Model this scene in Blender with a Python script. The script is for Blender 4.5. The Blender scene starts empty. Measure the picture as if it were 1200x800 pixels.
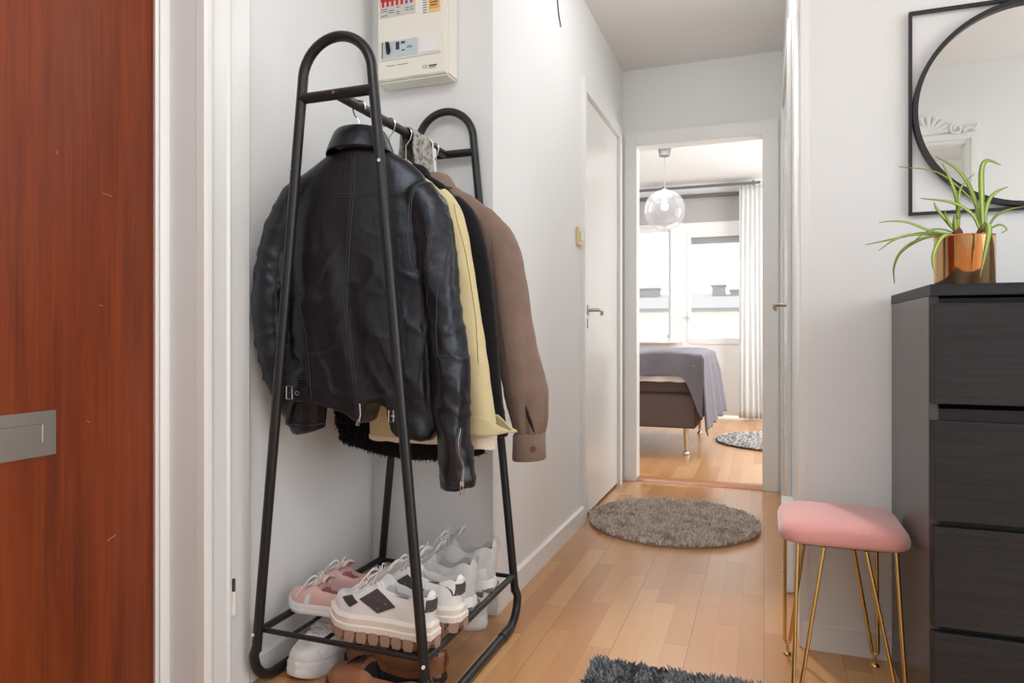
import bpy, bmesh, math, random
import numpy as np
from mathutils import Vector, Matrix, noise
from mathutils.bvhtree import BVHTree

random.seed(7)
scene = bpy.context.scene
COL = scene.collection
R = math.radians
PI = math.pi

# ------------------------------------------------------------------ camera, world, lights, exposure
cam = bpy.data.cameras.new('camera')
cam.sensor_width = 36.0
cam.lens = 24.0
cam.shift_y = -10.0 / 1200.0
cam.clip_start = 0.01
camo = bpy.data.objects.new('camera', cam)
COL.objects.link(camo)
camo.location = (0, 0, 0.90)
camo.rotation_euler = (R(90), 0, math.atan(295 / 800))
scene.camera = camo

w = bpy.data.worlds.new('overcast_sky')
scene.world = w
w.use_nodes = True
w.node_tree.nodes['Background'].inputs[0].default_value = (0.96, 0.98, 1.0, 1)
w.node_tree.nodes['Background'].inputs[1].default_value = 1.4

scene.view_settings.view_transform = 'Standard'
scene.view_settings.look = 'None'
scene.view_settings.exposure = 0.12
scene.view_settings.gamma = 1.0
scene.view_settings.use_curve_mapping = False


def area(name, loc, rot, sx, sy, power, col=(1, 1, 1)):
    l = bpy.data.lights.new(name, 'AREA')
    l.shape = 'RECTANGLE'
    l.size, l.size_y, l.energy, l.color = sx, sy, power, col
    o = bpy.data.objects.new(name, l)
    COL.objects.link(o)
    o.location, o.rotation_euler = loc, rot
    return o


# added unseen fills for hall and bedroom, sky outside the bedroom window, corridor lamp
area('right_fill_light', (2.6, 0.6, 1.35), (0, R(90), 0), 1.9, 2.2, 25, (0.90, 0.955, 1.0))  # unseen fill added at the right opening, stands in for window light
area('hall_fill_light', (-0.15, 0.25, 2.46), (R(12), 0, 0), 1.3, 1.0, 26, (0.91, 0.96, 1.0))  # unseen panel added above the camera to brighten the hall evenly
area('bedroom_sky_light', (-0.75, 8.7, 3.4), (R(-52), 0, 0), 2.4, 1.6, 360, (0.97, 0.985, 1.0))
area('bedroom_side_fill', (1.25, 5.9, 1.4), (0, R(90), 0), 1.5, 1.8, 60, (0.95, 0.98, 1.0))  # no window here: unseen fill added to brighten the bedroom
area('bedroom_top_fill', (-0.9, 5.4, 2.47), (0, 0, 0), 0.9, 0.9, 24, (0.96, 0.985, 1.0))  # added overhead fill for the dark bedroom, separate from the pendant
pl = bpy.data.lights.new('corridor_lamp', 'POINT')
pl.energy, pl.shadow_soft_size, pl.color = 6.5, 0.06, (0.97, 0.985, 1.0)
plo = bpy.data.objects.new('corridor_lamp', pl)
COL.objects.link(plo)
plo.location = (-0.17, 2.70, 2.30)
sl_ = bpy.data.lights.new('stool_fill_spot', 'SPOT')  # added spot that strengthens the corridor lamp's patch of light on the stool
sl_.energy, sl_.shadow_soft_size, sl_.spot_size, sl_.spot_blend = 70, 0.03, R(44), 0.7
slo = bpy.data.objects.new('stool_fill_spot', sl_)
COL.objects.link(slo)
slo.location = (-0.19, 2.75, 2.40)
slo.rotation_euler = (Vector((0.06, 1.85, 0.45)) - slo.location).to_track_quat('-Z', 'Y').to_euler()

# ------------------------------------------------------------------ materials


def srgb(r, g=None, b=None):
    if g is None:
        g = b = r
    f = lambda c: (c / 255 / 12.92) if c / 255 <= 0.04045 else ((c / 255 + 0.055) / 1.055) ** 2.4
    return (f(r), f(g), f(b), 1.0)


class NT:
    def __init__(s, name):
        s.m = bpy.data.materials.new(name)
        s.m.use_nodes = True
        s.t = s.m.node_tree
        s.b = s.t.nodes['Principled BSDF']
        s.out = s.t.nodes['Material Output']

    def n(s, typ, **kw):
        nd = s.t.nodes.new(typ)
        for k, v in kw.items():
            if k.startswith('_'):
                setattr(nd, k[1:], v)
            else:
                key = int(k[1:]) if k[0] == 'i' and k[1:].isdigit() else k.replace('__', ' ')
                if isinstance(v, bpy.types.NodeSocket):
                    s.t.links.new(v, nd.inputs[key])
                else:
                    nd.inputs[key].default_value = v
        return nd

    def link(s, a, b):
        s.t.links.new(a, b)

    def math(s, op, a, b=0.0):
        return s.n('ShaderNodeMath', _operation=op, i0=a, i1=b).outputs[0]

    def mix(s, f, a, b, mode='MIX'):
        nd = s.n('ShaderNodeMix', _data_type='RGBA', _blend_type=mode)
        for i, v in ((0, f), (6, a), (7, b)):
            if isinstance(v, bpy.types.NodeSocket):
                s.t.links.new(v, nd.inputs[i])
            else:
                nd.inputs[i].default_value = v
        return nd.outputs[2]

    def coords(s, scale=(1, 1, 1), out='Object'):
        tc = s.n('ShaderNodeTexCoord')
        mp = s.n('ShaderNodeMapping', Vector=tc.outputs[out], Scale=scale)
        return mp.outputs[0]

    def noise(s, vec, scale, detail=3.0, rough=0.5):
        return s.n('ShaderNodeTexNoise', Vector=vec, Scale=scale, Detail=detail, Roughness=rough).outputs[0]

    def bump(s, h, strength=0.2, dist=0.002):
        nd = s.n('ShaderNodeBump', Height=h, Strength=strength, Distance=dist)
        s.link(nd.outputs[0], s.b.inputs['Normal'])

    def ramp(s, f, stops):
        nd = s.n('ShaderNodeValToRGB', Fac=f)
        e = nd.color_ramp.elements
        while len(e) < len(stops):
            e.new(0.5)
        for el, (p, c) in zip(e, stops):
            el.position, el.color = p, c
        return nd.outputs[0]

    def col(s, c):
        if isinstance(c, bpy.types.NodeSocket):
            s.link(c, s.b.inputs['Base Color'])
        else:
            s.b.inputs['Base Color'].default_value = c

    def set(s, **kw):
        for k, v in kw.items():
            s.b.inputs[k.replace('__', ' ')].default_value = v


def simple(name, c, rough=0.5, metal=0.0, nscale=0, nstr=0.0, ndist=0.001, var=0.0, vscale=8, stretch=(1, 1, 1), **kw):
    m = NT(name)
    v = m.coords(stretch)
    if var:
        n = m.noise(v, vscale, 4)
        d = tuple(x * (1 - var) for x in c[:3]) + (1,)
        l = tuple(min(1, x * (1 + var)) for x in c[:3]) + (1,)
        m.col(m.ramp(n, [(0.3, d), (0.7, l)]))
    else:
        m.col(c)
    m.set(Roughness=rough, Metallic=metal, **kw)
    if nscale:
        m.bump(m.noise(v, nscale, 3), nstr, ndist)
    return m.m


M = {}
M['wall'] = simple('wall_paint', srgb(234, 234, 233), 0.75, nscale=1, nstr=0.12, ndist=0.001, stretch=(260, 260, 30))
M['ceiling'] = simple('ceiling_paint', srgb(235, 234, 232), 0.85, nscale=90, nstr=0.1)
M['trim'] = simple('trim_paint', srgb(236, 235, 232), 0.35, nscale=40, nstr=0.04)
M['doorwhite'] = simple('door_gloss_paint', srgb(233, 231, 227), 0.22, nscale=14, nstr=0.06, ndist=0.002)
M['jamb'] = simple('grey_jamb_paint', srgb(228, 228, 227), 0.5, nscale=60, nstr=0.05)
M['black_metal'] = simple('black_powder_coat', srgb(26, 26, 27), 0.36, nscale=600, nstr=0.08, ndist=0.0004)
M['black_frame'] = simple('black_frame_paint', srgb(24, 24, 25), 0.45)
M['chrome'] = simple('polished_chrome', srgb(205, 203, 200), 0.16, 1.0)
M['steel'] = simple('brushed_steel', srgb(188, 184, 178), 0.4, 1.0, nscale=300, nstr=0.05, stretch=(1, 1, 12))
M['brass'] = simple('polished_brass', srgb(226, 194, 128), 0.22, 1.0)
M['whiteplastic'] = simple('white_plastic', srgb(238, 236, 232), 0.35)
M['cream'] = simple('cream_plastic', srgb(238, 234, 222), 0.4)
M['creamdark'] = simple('aged_cream_plastic', srgb(226, 208, 160), 0.4)
M['dark'] = simple('dark_gap', srgb(22, 20, 19), 0.7)
M['rubber'] = simple('dark_rubber', srgb(60, 58, 57), 0.7)
M['mirror'] = simple('mirror_silver', (0.76, 0.77, 0.76, 1), 0.02, 1.0)
M['plaster'] = simple('white_ornate_lacquer', srgb(232, 232, 228), 0.4, nscale=70, nstr=0.2)


def red_door():
    m = NT('mahogany_veneer')
    v = m.coords((1, 9, 0.55))
    a = m.noise(v, 2.2, 5, 0.6)
    v2 = m.coords((1, 60, 1.2))
    b = m.noise(v2, 2.5, 4, 0.6)
    c = m.ramp(a, [(0.28, srgb(84, 32, 14)), (0.5, srgb(122, 52, 22)), (0.75, srgb(146, 66, 28))])
    d = m.mix(0.25, c, m.ramp(b, [(0.3, srgb(78, 30, 14)), (0.65, srgb(148, 70, 32))]))
    m.col(d)
    m.set(Roughness=0.4, Specular__IOR__Level=0.35)
    m.bump(b, 0.05, 0.0006)
    return m.m


M['reddoor'] = red_door()


def parquet():
    m = NT('oak_parquet')
    tc = m.n('ShaderNodeTexCoord')
    sp = m.n('ShaderNodeSeparateXYZ', Vector=tc.outputs['Object'])
    x, y = sp.outputs[0], sp.outputs[1]
    xs = m.math('DIVIDE', x, 0.068)
    si = m.math('FLOOR', xs)
    sf = m.math('FRACT', xs)
    wn = m.n('ShaderNodeTexWhiteNoise', _noise_dimensions='1D')
    m.link(si, wn.inputs['W'])
    off = m.math('MULTIPLY', wn.outputs[0], 3.7)
    ys = m.math('DIVIDE', m.math('ADD', y, off), 0.62)
    bi = m.math('FLOOR', ys)
    bf = m.math('FRACT', ys)
    cm = m.n('ShaderNodeCombineXYZ', X=si, Y=bi)
    wc = m.n('ShaderNodeTexWhiteNoise', _noise_dimensions='2D')
    m.link(cm.outputs[0], wc.inputs['Vector'])
    base = m.ramp(wc.outputs[0], [(0.0, srgb(188, 131, 80)), (0.35, srgb(200, 144, 91)), (0.7, srgb(207, 153, 100)), (1.0, srgb(216, 167, 116))])
    addv = m.n('ShaderNodeVectorMath', _operation='ADD')
    m.link(tc.outputs['Object'], addv.inputs[0])
    m.link(wc.outputs[1], addv.inputs[1])
    mp = m.n('ShaderNodeMapping', Vector=addv.outputs[0], Scale=(70, 3.5, 1))
    g = m.noise(mp.outputs[0], 2.2, 5, 0.65)
    c = m.mix(m.math('MULTIPLY', g, 0.26), base, srgb(140, 88, 48))
    e1 = m.math('LESS_THAN', sf, 0.02)
    e2 = m.math('LESS_THAN', bf, 0.006)
    e = m.math('MAXIMUM', e1, e2)
    # one board is three strips wide: a darker joint every third strip
    b3 = m.math('LESS_THAN', m.math('FRACT', m.math('DIVIDE', xs, 3.0)), 0.009)
    c = m.mix(m.math('MULTIPLY', e, 0.28), c, srgb(120, 74, 40))
    c = m.mix(m.math('MULTIPLY', b3, 0.6), c, srgb(92, 54, 28))
    m.col(c)
    m.set(Roughness=0.30, Specular__IOR__Level=0.55)
    m.b.inputs['Coat Weight'].default_value = 0.35
    m.b.inputs['Coat Roughness'].default_value = 0.16
    h = m.math('SUBTRACT', m.math('MULTIPLY', g, 0.15), e)
    m.bump(h, 0.12, 0.0008)
    return m.m


M['floor'] = parquet()
M['threshold'] = simple('threshold_oak', srgb(176, 112, 66), 0.4, var=0.25, vscale=5, stretch=(3, 40, 10))


def blackoak():
    m = NT('black_brown_oak_veneer')
    v = m.coords((2.2, 30, 60))
    a = m.noise(v, 2.5, 5, 0.6)
    v2 = m.coords((1.0, 5, 7))
    b = m.noise(v2, 2, 2)
    c = m.ramp(a, [(0.3, srgb(28, 28, 30)), (0.7, srgb(48, 48, 50))])
    m.col(m.mix(0.3, c, m.ramp(b, [(0.3, srgb(26, 26, 28)), (0.7, srgb(50, 50, 52))])))
    m.set(Roughness=0.48, Specular__IOR__Level=0.32)
    m.bump(a, 0.25, 0.0008)
    return m.m


M['blackoak'] = blackoak()
M['blackside'] = simple('black_brown_lit_side', srgb(76, 73, 72), 0.27, nscale=2, nstr=0.12, ndist=0.0006, stretch=(60, 60, 4))  # light falling on the side panel is put into a lighter base colour


def leather():
    m = NT('black_leather')
    v = m.coords()
    vo = m.n('ShaderNodeTexVoronoi', Vector=v, Scale=520.0)
    n2 = m.noise(v, 26, 4, 0.55)
    n3 = m.noise(m.coords((1, 1, 0.3)), 46, 3, 0.6)
    h = m.math('ADD', m.math('MULTIPLY', vo.outputs[0], 0.05), m.math('ADD', m.math('MULTIPLY', n2, 1.0), m.math('MULTIPLY', n3, 0.5)))
    m.col(srgb(15, 15, 19))
    rr = m.n('ShaderNodeMapRange', Value=n2)
    rr.inputs[3].default_value = 0.27
    rr.inputs[4].default_value = 0.44
    m.link(rr.outputs[0], m.b.inputs['Roughness'])
    m.set(Specular__IOR__Level=0.55)
    m.b.inputs['Specular Tint'].default_value = (0.84, 0.89, 1.0, 1)
    m.bump(h, 0.42, 0.0045)
    return m.m


M['leather'] = leather()
M['seam'] = simple('leather_seam', srgb(46, 46, 50), 0.3)


def cloth(name, c, scale=900, var=0.12, strength=0.35, rough=0.9, dist=0.0012, big=0.0):
    m = NT(name)
    v = m.coords()
    n = m.noise(v, scale, 2)
    n2 = m.noise(v, 22, 4)
    d = tuple(x * (1 - var) for x in c[:3]) + (1,)
    l = tuple(min(1, x * (1 + var)) for x in c[:3]) + (1,)
    cc = m.ramp(n, [(0.3, d), (0.7, l)])
    m.col(m.mix(0.35, cc, m.ramp(n2, [(0.3, d), (0.7, l)])))
    m.set(Roughness=rough, Specular__IOR__Level=0.15)
    m.b.inputs['Sheen Weight'].default_value = 0.15
    h = m.math('ADD', m.math('MULTIPLY', n, 0.4), m.math('MULTIPLY', n2, big))
    m.bump(h, strength, dist)
    return m.m


M['yellow'] = cloth('pale_yellow_denim', srgb(216, 200, 154), 700, 0.1, 0.3, big=2.0)
M['sherpa'] = cloth('cream_lining', srgb(236, 222, 200), 260, 0.12, 0.6, dist=0.003)
M['blackcloth'] = cloth('black_wool', srgb(22, 21, 23), 400, 0.2, 0.4)
M['shaggy'] = cloth('black_shaggy_pile', srgb(14, 13, 14), 240, 0.4, 0.9, dist=0.004)
M['brown'] = cloth('brown_felted_wool', srgb(136, 114, 101), 500, 0.2, 0.5, big=1.0)
M['brownseam'] = cloth('brown_topstitch', srgb(106, 86, 74), 500, 0.1, 0.3)
M['pinkvelvet'] = cloth('pink_velvet', srgb(220, 154, 148), 300, 0.06, 0.2, rough=0.7)
M['pinkvelvet'].node_tree.nodes['Principled BSDF'].inputs['Sheen Weight'].default_value = 0.6
M['bedbase'] = cloth('mauve_brown_upholstery', srgb(104, 88, 86), 400, 0.1, 0.3)
M['mattress'] = cloth('dark_mattress_fabric', srgb(92, 77, 76), 400, 0.1, 0.3)
M['blanket'] = cloth('grey_blanket', srgb(118, 114, 121), 300, 0.1, 0.4, big=1.5)
M['duvet'] = cloth('white_cotton', srgb(240, 238, 234), 300, 0.03, 0.2, big=1.0)
M['rugpile'] = simple('taupe_rug_pile', srgb(212, 197, 185), 0.95, var=0.22, vscale=60)
M['rugbase'] = simple('taupe_rug_backing', srgb(150, 138, 129), 0.95)
M['matpile'] = simple('charcoal_mat_pile', srgb(122, 124, 128), 0.95, var=0.35, vscale=50)
M['matbase'] = simple('charcoal_mat_backing', srgb(58, 60, 63), 0.95)
M['bedrug'] = simple('grey_bedroom_rug', srgb(214, 208, 203), 0.95, var=0.06, vscale=40)
M['shoewhite'] = simple('white_shoe_leather', srgb(232, 229, 226), 0.45, nscale=50, nstr=0.15, ndist=0.002)
M['shoecream'] = simple('warm_white_midsole', srgb(232, 222, 212), 0.55)
M['shoegrey'] = simple('light_grey_mesh', srgb(205, 203, 202), 0.7, nscale=500, nstr=0.3, var=0.06, vscale=60)
M['shoegreydark'] = simple('grey_sole_rubber', srgb(120, 117, 116), 0.7)
M['lining'] = simple('grey_shoe_lining', srgb(190, 187, 185), 0.85)
M['liningdark'] = simple('dark_shoe_lining', srgb(44, 36, 33), 0.85)
M['pinkshoe'] = simple('pink_shoe_canvas', srgb(224, 184, 178), 0.7, nscale=400, nstr=0.2)
M['pinklining'] = simple('rose_shoe_lining', srgb(170, 112, 108), 0.8)
M['lace'] = simple('white_lace', srgb(236, 233, 231), 0.8)
M['gum'] = simple('brown_gum_rubber', srgb(164, 132, 116), 0.6)
M['patch'] = None
M['brownleather'] = simple('tan_brown_leather', srgb(152, 100, 68), 0.34, var=0.22, vscale=22, nscale=60, nstr=0.15)
M['darkleather'] = simple('dark_brown_leather', srgb(60, 34, 26), 0.3)
M['leaf'] = None


def patchmat():
    m = NT('charcoal_print_canvas')
    v = m.coords()
    vo = m.n('ShaderNodeTexVoronoi', Vector=v, Scale=70.0, _distance='MANHATTAN')
    m.col(m.ramp(vo.outputs[0], [(0.0, srgb(128, 118, 118)), (0.35, srgb(108, 99, 100)), (0.42, srgb(74, 68, 70))]))
    m.set(Roughness=0.6)
    return m.m


M['patch'] = patchmat()


def leafmat():
    m = NT('spider_plant_leaf')
    at = m.n('ShaderNodeUVMap')
    sp = m.n('ShaderNodeSeparateXYZ', Vector=at.outputs[0])
    c = m.ramp(sp.outputs[0], [(0.0, srgb(112, 140, 44)), (0.3, srgb(128, 158, 52)), (0.5, srgb(196, 206, 118)), (0.7, srgb(128, 158, 52)), (1.0, srgb(108, 136, 44))])
    c = m.mix(m.math('MULTIPLY', m.math('POWER', sp.outputs[1], 6.0), 0.8), c, srgb(120, 92, 60))
    m.col(c)
    m.set(Roughness=0.4)
    m.b.inputs['Subsurface Weight'].default_value = 0.0
    return m.m


M['leaf'] = leafmat()
M['soil'] = simple('potting_bark', srgb(58, 38, 28), 0.9, nscale=80, nstr=0.8, ndist=0.01)
M['bulb'] = simple('brown_plant_crown', srgb(112, 66, 42), 0.8)
M['pot'] = simple('copper_gold_plating', srgb(226, 184, 138), 0.09, 1.0, nscale=60, nstr=0.25, ndist=0.003, stretch=(1, 1, 0.02))


def scarfmat():
    m = NT('grey_patterned_knit')
    v = m.coords()
    vo = m.n('ShaderNodeTexVoronoi', Vector=v, Scale=65.0, _feature='SMOOTH_F1')
    m.col(m.ramp(vo.outputs[0], [(0.1, srgb(92, 88, 84)), (0.35, srgb(140, 135, 129)), (0.5, srgb(176, 171, 164)), (0.7, srgb(120, 115, 110))]))
    m.set(Roughness=0.9)
    m.bump(vo.outputs[0], 0.4, 0.003)
    return m.m


M['scarf'] = scarfmat()


def glassmat(name, tint, gloss=1.0, haze=0.0):
    m = NT(name)
    tr = m.n('ShaderNodeBsdfTransparent', Color=tint)
    gl = m.n('ShaderNodeBsdfGlossy', Color=(1, 1, 1, 1), Roughness=0.02)
    df = m.n('ShaderNodeBsdfDiffuse', Color=(0.85, 0.85, 0.85, 1))
    lw = m.n('ShaderNodeFresnel', IOR=1.45)
    mx0 = m.n('ShaderNodeMixShader', i0=haze, i1=tr.outputs[0], i2=df.outputs[0])
    mx = m.n('ShaderNodeMixShader', i0=m.math('MULTIPLY', lw.outputs[0], gloss), i1=mx0.outputs[0], i2=gl.outputs[0])
    m.link(mx.outputs[0], m.out.inputs['Surface'])
    return m.m


M['glass'] = glassmat('window_glass', (0.97, 0.98, 0.98, 1), 0.6)
M['globeglass'] = glassmat('smoky_globe_glass', (0.84, 0.83, 0.83, 1), 0.4, 0.16)


def curtainmat():
    m = NT('white_sheer_curtain')
    tl = m.n('ShaderNodeBsdfTranslucent', Color=(0.9, 0.9, 0.89, 1))
    df = m.n('ShaderNodeBsdfDiffuse', Color=(0.86, 0.86, 0.85, 1))
    mx = m.n('ShaderNodeMixShader', i0=0.5, i1=df.outputs[0], i2=tl.outputs[0])
    m.link(mx.outputs[0], m.out.inputs['Surface'])
    return m.m


M['curtain'] = curtainmat()
M['blind'] = simple('grey_roller_blind', srgb(178, 173, 171), 0.8)
M['greyrail'] = simple('grey_rail', srgb(112, 110, 109), 0.5)
M['lampgrey'] = simple('grey_lamp_cap', srgb(122, 120, 117), 0.5)
M['facade'] = simple('pale_yellow_facade', srgb(252, 244, 226), 0.9)
M['roofing'] = simple('light_grey_roof', srgb(214, 210, 208), 0.9)
M['roofbox'] = simple('grey_roof_hood', srgb(172, 170, 170), 0.9)
M['red'] = simple('red_label_print', srgb(186, 34, 48), 0.5)
M['blue'] = simple('blue_label_print', srgb(58, 92, 170), 0.5)
M['pinkpaper'] = simple('pink_label_paper', srgb(240, 188, 184), 0.6)
M['labelgrey'] = simple('grey_label_paper', srgb(206, 205, 198), 0.6)
M['bluegrey'] = simple('blue_grey_module', srgb(196, 208, 214), 0.5)
M['orange'] = simple('orange_sticker', srgb(228, 168, 92), 0.6)
M['orangelight'] = simple('light_orange_sticker', srgb(240, 205, 150), 0.6)
M['ink'] = simple('printed_ink', srgb(70, 68, 66), 0.6)
M['scratch'] = simple('bare_wood_scratch', srgb(196, 124, 84), 0.6)
M['bulbglass'] = simple('opal_bulb', srgb(240, 240, 236), 0.3)

# ------------------------------------------------------------------ mesh helpers


class MB:
    """collects shapes; build() links them as ONE mesh object"""

    def __init__(s):
        s.v, s.f, s.mi, s.uv = [], [], [], {}

    def add(s, verts, faces, mi=0):
        o = len(s.v)
        s.v += [tuple(v) for v in verts]
        for f in faces:
            s.f.append(tuple(i + o for i in f))
            s.mi.append(mi)

    def box(s, x0, x1, y0, y1, z0, z1, mi=0, bev=0.0):
        if x0 > x1: x0, x1 = x1, x0
        if y0 > y1: y0, y1 = y1, y0
        if z0 > z1: z0, z1 = z1, z0
        bm = bmesh.new()
        bmesh.ops.create_cube(bm, size=1)
        for v in bm.verts:
            v.co = Vector(((x0 + x1) / 2 + v.co.x * (x1 - x0), (y0 + y1) / 2 + v.co.y * (y1 - y0), (z0 + z1) / 2 + v.co.z * (z1 - z0)))
        if bev:
            bmesh.ops.bevel(bm, geom=bm.edges[:], offset=bev, segments=2, affect='EDGES')
        s.bm(bm, mi)
        return s

    def bm(s, bm, mi=0):
        bm.verts.index_update()
        s.add([v.co.copy() for v in bm.verts], [[v.index for v in f.verts] for f in bm.faces], mi)
        bm.free()

    def tube(s, pts, r, seg=10, closed=False, caps=True, mi=0, up=None):
        pts = [Vector(p) for p in pts]
        n = len(pts)
        rs = r if isinstance(r, (list, tuple)) else [r] * n
        T = []
        for i in range(n):
            if closed:
                d = pts[(i + 1) % n] - pts[i - 1]
            else:
                d = pts[min(i + 1, n - 1)] - pts[max(i - 1, 0)]
            T.append(d.normalized() if d.length > 1e-9 else Vector((0, 0, 1)))
        a = Vector((0, 0, 1)) if abs(T[0].z) < 0.9 else Vector((1, 0, 0))
        nrm = (a - T[0] * a.dot(T[0])).normalized()
        V = []
        for i in range(n):
            if i:
                q = T[i - 1].rotation_difference(T[i])
                nrm = q @ nrm
                nrm = (nrm - T[i] * nrm.dot(T[i])).normalized()
            b = T[i].cross(nrm)
            rr = rs[i]
            ra, rb = rr if isinstance(rr, (list, tuple)) else (rr, rr)
            for k in range(seg):
                an = 2 * PI * k / seg
                V.append(pts[i] + nrm * math.cos(an) * ra + b * math.sin(an) * rb)
        Fc = []
        for i in range(n if closed else n - 1):
            j = (i + 1) % n
            for k in range(seg):
                k2 = (k + 1) % seg
                Fc.append((i * seg + k, i * seg + k2, j * seg + k2, j * seg + k))
        if caps and not closed:
            Fc.append(tuple(reversed(range(seg))))
            Fc.append(tuple(range((n - 1) * seg, n * seg)))
        s.add(V, Fc, mi)
        return s

    def lathe(s, prof, c=(0, 0, 0), seg=32, mi=0, closed=False):
        V, Fc = [], []
        n = len(prof)
        for (r, z) in prof:
            for k in range(seg):
                a = 2 * PI * k / seg
                V.append((c[0] + r * math.cos(a), c[1] + r * math.sin(a), c[2] + z))
        for i in range(n - 1):
            for k in range(seg):
                k2 = (k + 1) % seg
                Fc.append((i * seg + k, i * seg + k2, (i + 1) * seg + k2, (i + 1) * seg + k))
        if not closed:
            if prof[0][0] > 1e-6: Fc.append(tuple(reversed(range(seg))))
            if prof[-1][0] > 1e-6: Fc.append(tuple(range((n - 1) * seg, n * seg)))
        s.add(V, Fc, mi)
        return s

    def loft(s, rings, caps=True, mi=0, closed=True):
        n, m = len(rings), len(rings[0])
        V = [p for r in rings for p in r]
        Fc = []
        for i in range(n - 1):
            for k in range(m if closed else m - 1):
                k2 = (k + 1) % m
                Fc.append((i * m + k, i * m + k2, (i + 1) * m + k2, (i + 1) * m + k))
        if caps and closed:
            Fc.append(tuple(reversed(range(m))))
            Fc.append(tuple(range((n - 1) * m, n * m)))
        s.add(V, Fc, mi)
        return s

    def prism(s, poly, axis, a, b, mi=0):
        """polygon (2D) extruded along axis between a and b"""
        def P(p, t):
            return {'x': (t, p[0], p[1]), 'y': (p[0], t, p[1]), 'z': (p[0], p[1], t)}[axis]
        n = len(poly)
        V = [P(p, a) for p in poly] + [P(p, b) for p in poly]
        Fc = [tuple(reversed(range(n))), tuple(range(n, 2 * n))]
        for i in range(n):
            j = (i + 1) % n
            Fc.append((i, j, n + j, n + i))
        s.add(V, Fc, mi)
        return s

    def build(s, name, mats, parent=None, smooth=True, angle=40, world=False, bevel=0.0, subsurf=0):
        me = bpy.data.meshes.new(name)
        me.from_pydata(s.v, [], s.f)
        if not isinstance(mats, (list, tuple)):
            mats = [mats]
        for m in mats:
            me.materials.append(m)
        me.polygons.foreach_set('material_index', s.mi)
        bm = bmesh.new()
        bm.from_mesh(me)
        bmesh.ops.recalc_face_normals(bm, faces=bm.faces[:])
        bm.to_mesh(me)
        bm.free()
        return link(name, me, parent, smooth, angle, world, bevel, subsurf)


def link(name, me, parent=None, smooth=True, angle=40, world=False, bevel=0.0, subsurf=0):
    o = bpy.data.objects.new(name, me)
    COL.objects.link(o)
    if smooth:
        me.polygons.foreach_set('use_smooth', [True] * len(me.polygons))
        try:
            me.set_sharp_from_angle(angle=R(angle))
        except Exception:
            pass
    if parent is not None:
        o.parent = parent
        if world:  # vertices were given in world coordinates
            mw = world_matrix(parent).inverted()
            me.transform(mw)
    if bevel:
        b = o.modifiers.new('bevel', 'BEVEL')
        b.width, b.segments, b.limit_method = bevel, 2, 'ANGLE'
    if subsurf:
        b = o.modifiers.new('subsurf', 'SUBSURF')
        b.levels = b.render_levels = subsurf
    return o


def world_matrix(o):
    m = Matrix.LocRotScale(o.location, o.rotation_euler, o.scale)
    return world_matrix(o.parent) @ m if o.parent else m


def tag(o, label=None, cat=None, group=None, kind=None):
    if label: o['label'] = label
    if cat: o['category'] = cat
    if group: o['group'] = group
    if kind: o['kind'] = kind
    return o


def thing(name, label, cat, loc=(0, 0, 0), rz=0.0, group=None):
    o = bpy.data.objects.new(name, None)
    o.empty_display_size = 0.05
    COL.objects.link(o)
    o.location = loc
    o.rotation_euler = (0, 0, rz)
    return tag(o, label, cat, group)


def struct(name, mb, mat, label=None, cat=None, parent=None, **kw):
    o = mb.build(name, mat, parent, **kw)
    if parent is None:
        tag(o, label, cat, kind='structure')
    return o


def arc(c, r, a0, a1, n, plane='xz', const=0.0):
    out = []
    for i in range(n + 1):
        a = R(a0 + (a1 - a0) * i / n)
        p, q = c[0] + r * math.cos(a), c[1] + r * math.sin(a)
        out.append({'xz': (p, const, q), 'yz': (const, p, q), 'xy': (p, q, const)}[plane])
    return out


def interp(tab, t):
    if t <= tab[0][0]: return tab[0][1]
    for (a, va), (b, vb) in zip(tab, tab[1:]):
        if t <= b:
            f = (t - a) / (b - a)
            f = f * f * (3 - 2 * f)
            return va + (vb - va) * f
    return tab[-1][1]


def lerp_tab(tab, t):
    if t <= tab[0][0]: return tab[0][1]
    for (a, va), (b, vb) in zip(tab, tab[1:]):
        if t <= b:
            return va + (vb - va) * (t - a) / (b - a)
    return tab[-1][1]


def spline(pts, n):
    """Catmull-Rom through pts"""
    P = [Vector(p) for p in pts]
    P = [P[0] * 2 - P[1]] + P + [P[-1] * 2 - P[-2]]
    out = []
    m = len(P) - 3
    for i in range(m):
        k = n if i == m - 1 else n
        for j in range(k):
            t = j / k
            a, b, c, d = P[i:i + 4]
            out.append(0.5 * ((2 * b) + (c - a) * t + (2 * a - 5 * b + 4 * c - d) * t * t + (3 * b - a - 3 * c + d) * t ** 3))
    out.append(P[-2])
    return out


# ------------------------------------------------------------------ the setting
XL, XC, XR = -1.25, -0.81, 0.10       # hall left wall, corridor left wall, corridor right wall
YA, YW, YE, YB = 2.02, 2.127, 4.16, 7.55
ZC = 2.50

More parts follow.
